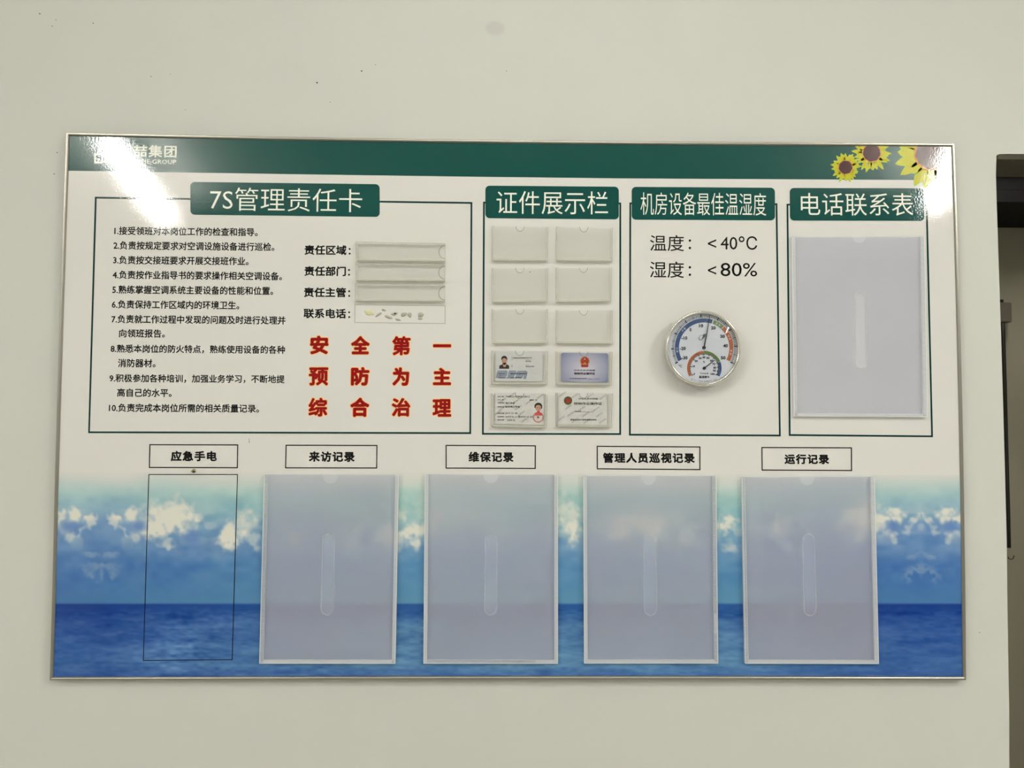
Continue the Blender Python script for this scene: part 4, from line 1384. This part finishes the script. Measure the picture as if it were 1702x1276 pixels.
needle('temperature_needle', O1, (707, 262), 7.5, 3.2, DZ - 0.0022, 20, 0)
sn = needle('humidity_needle', O2, (768, 765), 6.5, 3, DZ - 0.0016, 17, 0)
hp = [P(*D(O2[0] + 9 * math.cos(a), O2[1] + 9 * math.sin(a)), DZ - 0.0026) for a in [2 * math.pi * i / 16 for i in range(16)]]
plate('pin', [[(p[0], p[2]) for p in hp]], DZ - 0.0028, DZ - 0.0024, M['steel'], sn)

# ------------------------------------------------------------------ hook screw below the first caption
hk = P(323.5, 782.5, 0.0)
hook = thing('screw_hook', (hk[0], 0.0, hk[2]), 'tiny brass screw hook below the caption 应急手电', 'hook')


def tube(name, pts, r, material, parent, n=10):
    v, f = [], []
    pts = [np.array(p, float) for p in pts]
    for i, p in enumerate(pts):
        t = pts[min(i + 1, len(pts) - 1)] - pts[max(i - 1, 0)]
        t = t / np.linalg.norm(t)
        a = np.cross(t, np.array([0.13, 0.3, 0.94]))
        if np.linalg.norm(a) < 1e-3:
            a = np.cross(t, np.array([1, 0, 0.0]))
        a = a / np.linalg.norm(a)
        b = np.cross(t, a)
        rr = r[i] if isinstance(r, (list, tuple)) else r
        for k in range(n):
            an = 2 * math.pi * k / n
            v.append(p + rr * (math.cos(an) * a + math.sin(an) * b))
    for i in range(len(pts) - 1):
        for k in range(n):
            k2 = (k + 1) % n
            f.append((i * n + k, i * n + k2, (i + 1) * n + k2, (i + 1) * n + k))
    f.append(tuple(reversed(range(n))))
    f.append(tuple((len(pts) - 1) * n + k for k in range(n)))
    o = mesh_obj(name, v, f, material, parent, smooth=True)
    bm = bmesh.new()
    bm.from_mesh(o.data)
    bmesh.ops.recalc_face_normals(bm, faces=bm.faces)
    bm.to_mesh(o.data)
    bm.free()
    return o


tube('shank', [(hk[0] - 0.001, 0.0, hk[2]), (hk[0] - 0.001, -0.009, hk[2])], 0.0014, M['brass'], hook)
tube('collar', [(hk[0] - 0.001, 0.0, hk[2]), (hk[0] - 0.001, -0.0012, hk[2])], [0.0034, 0.0028], M['brass'], hook)
tube('screw_head', [(hk[0] + 0.0016, -0.008, hk[2] - 0.0006), (hk[0] + 0.0016, -0.0105, hk[2] - 0.0006)], [0.0024, 0.0018], M['steel'], hook)

# ------------------------------------------------------------------ things in the dim passage
trim = P(1666, 500, 0.9)
cw = mat('dark_cable', rgb(26, 24, 20), rough=0.5, vary=(30, 0.2))
pipe = thing('conduit', (P(1668, 900, 1.1)[0], PY, 0.9), 'dark vertical conduit just inside the doorway on the right', 'conduit')
pts = [P(a, b, 1.20) for a, b in ((1664.5, 498), (1667.5, 560), (1670.0, 640), (1672.5, 740), (1675.5, 850), (1677.0, 910))]
tube('pipe', pts, 0.006, cw, pipe)
bx = P(1668, 510, 1.2)
box('junction_box', (bx[0] - 0.03, bx[0] + 0.022, 1.19, PY, P(1668, 536, 1.2)[2], P(1668, 503, 1.2)[2]), mat('grey_box', rgb(92, 84, 72), rough=0.6, vary=(30, 0.1)), pipe, 0.003)
hp_ = [P(a, b, 1.22) for a, b in ((1675.5, 925), (1676.5, 928), (1680, 929.5), (1684, 928), (1685.5, 923))]
hk2 = thing('wall_hook', (hp_[2][0], 1.22, hp_[2][2]), 'small dark curved wire hook on the passage wall', 'hook')
tube('wire', hp_, 0.0016, cw, hk2, 8)
print('objects', len(bpy.data.objects))
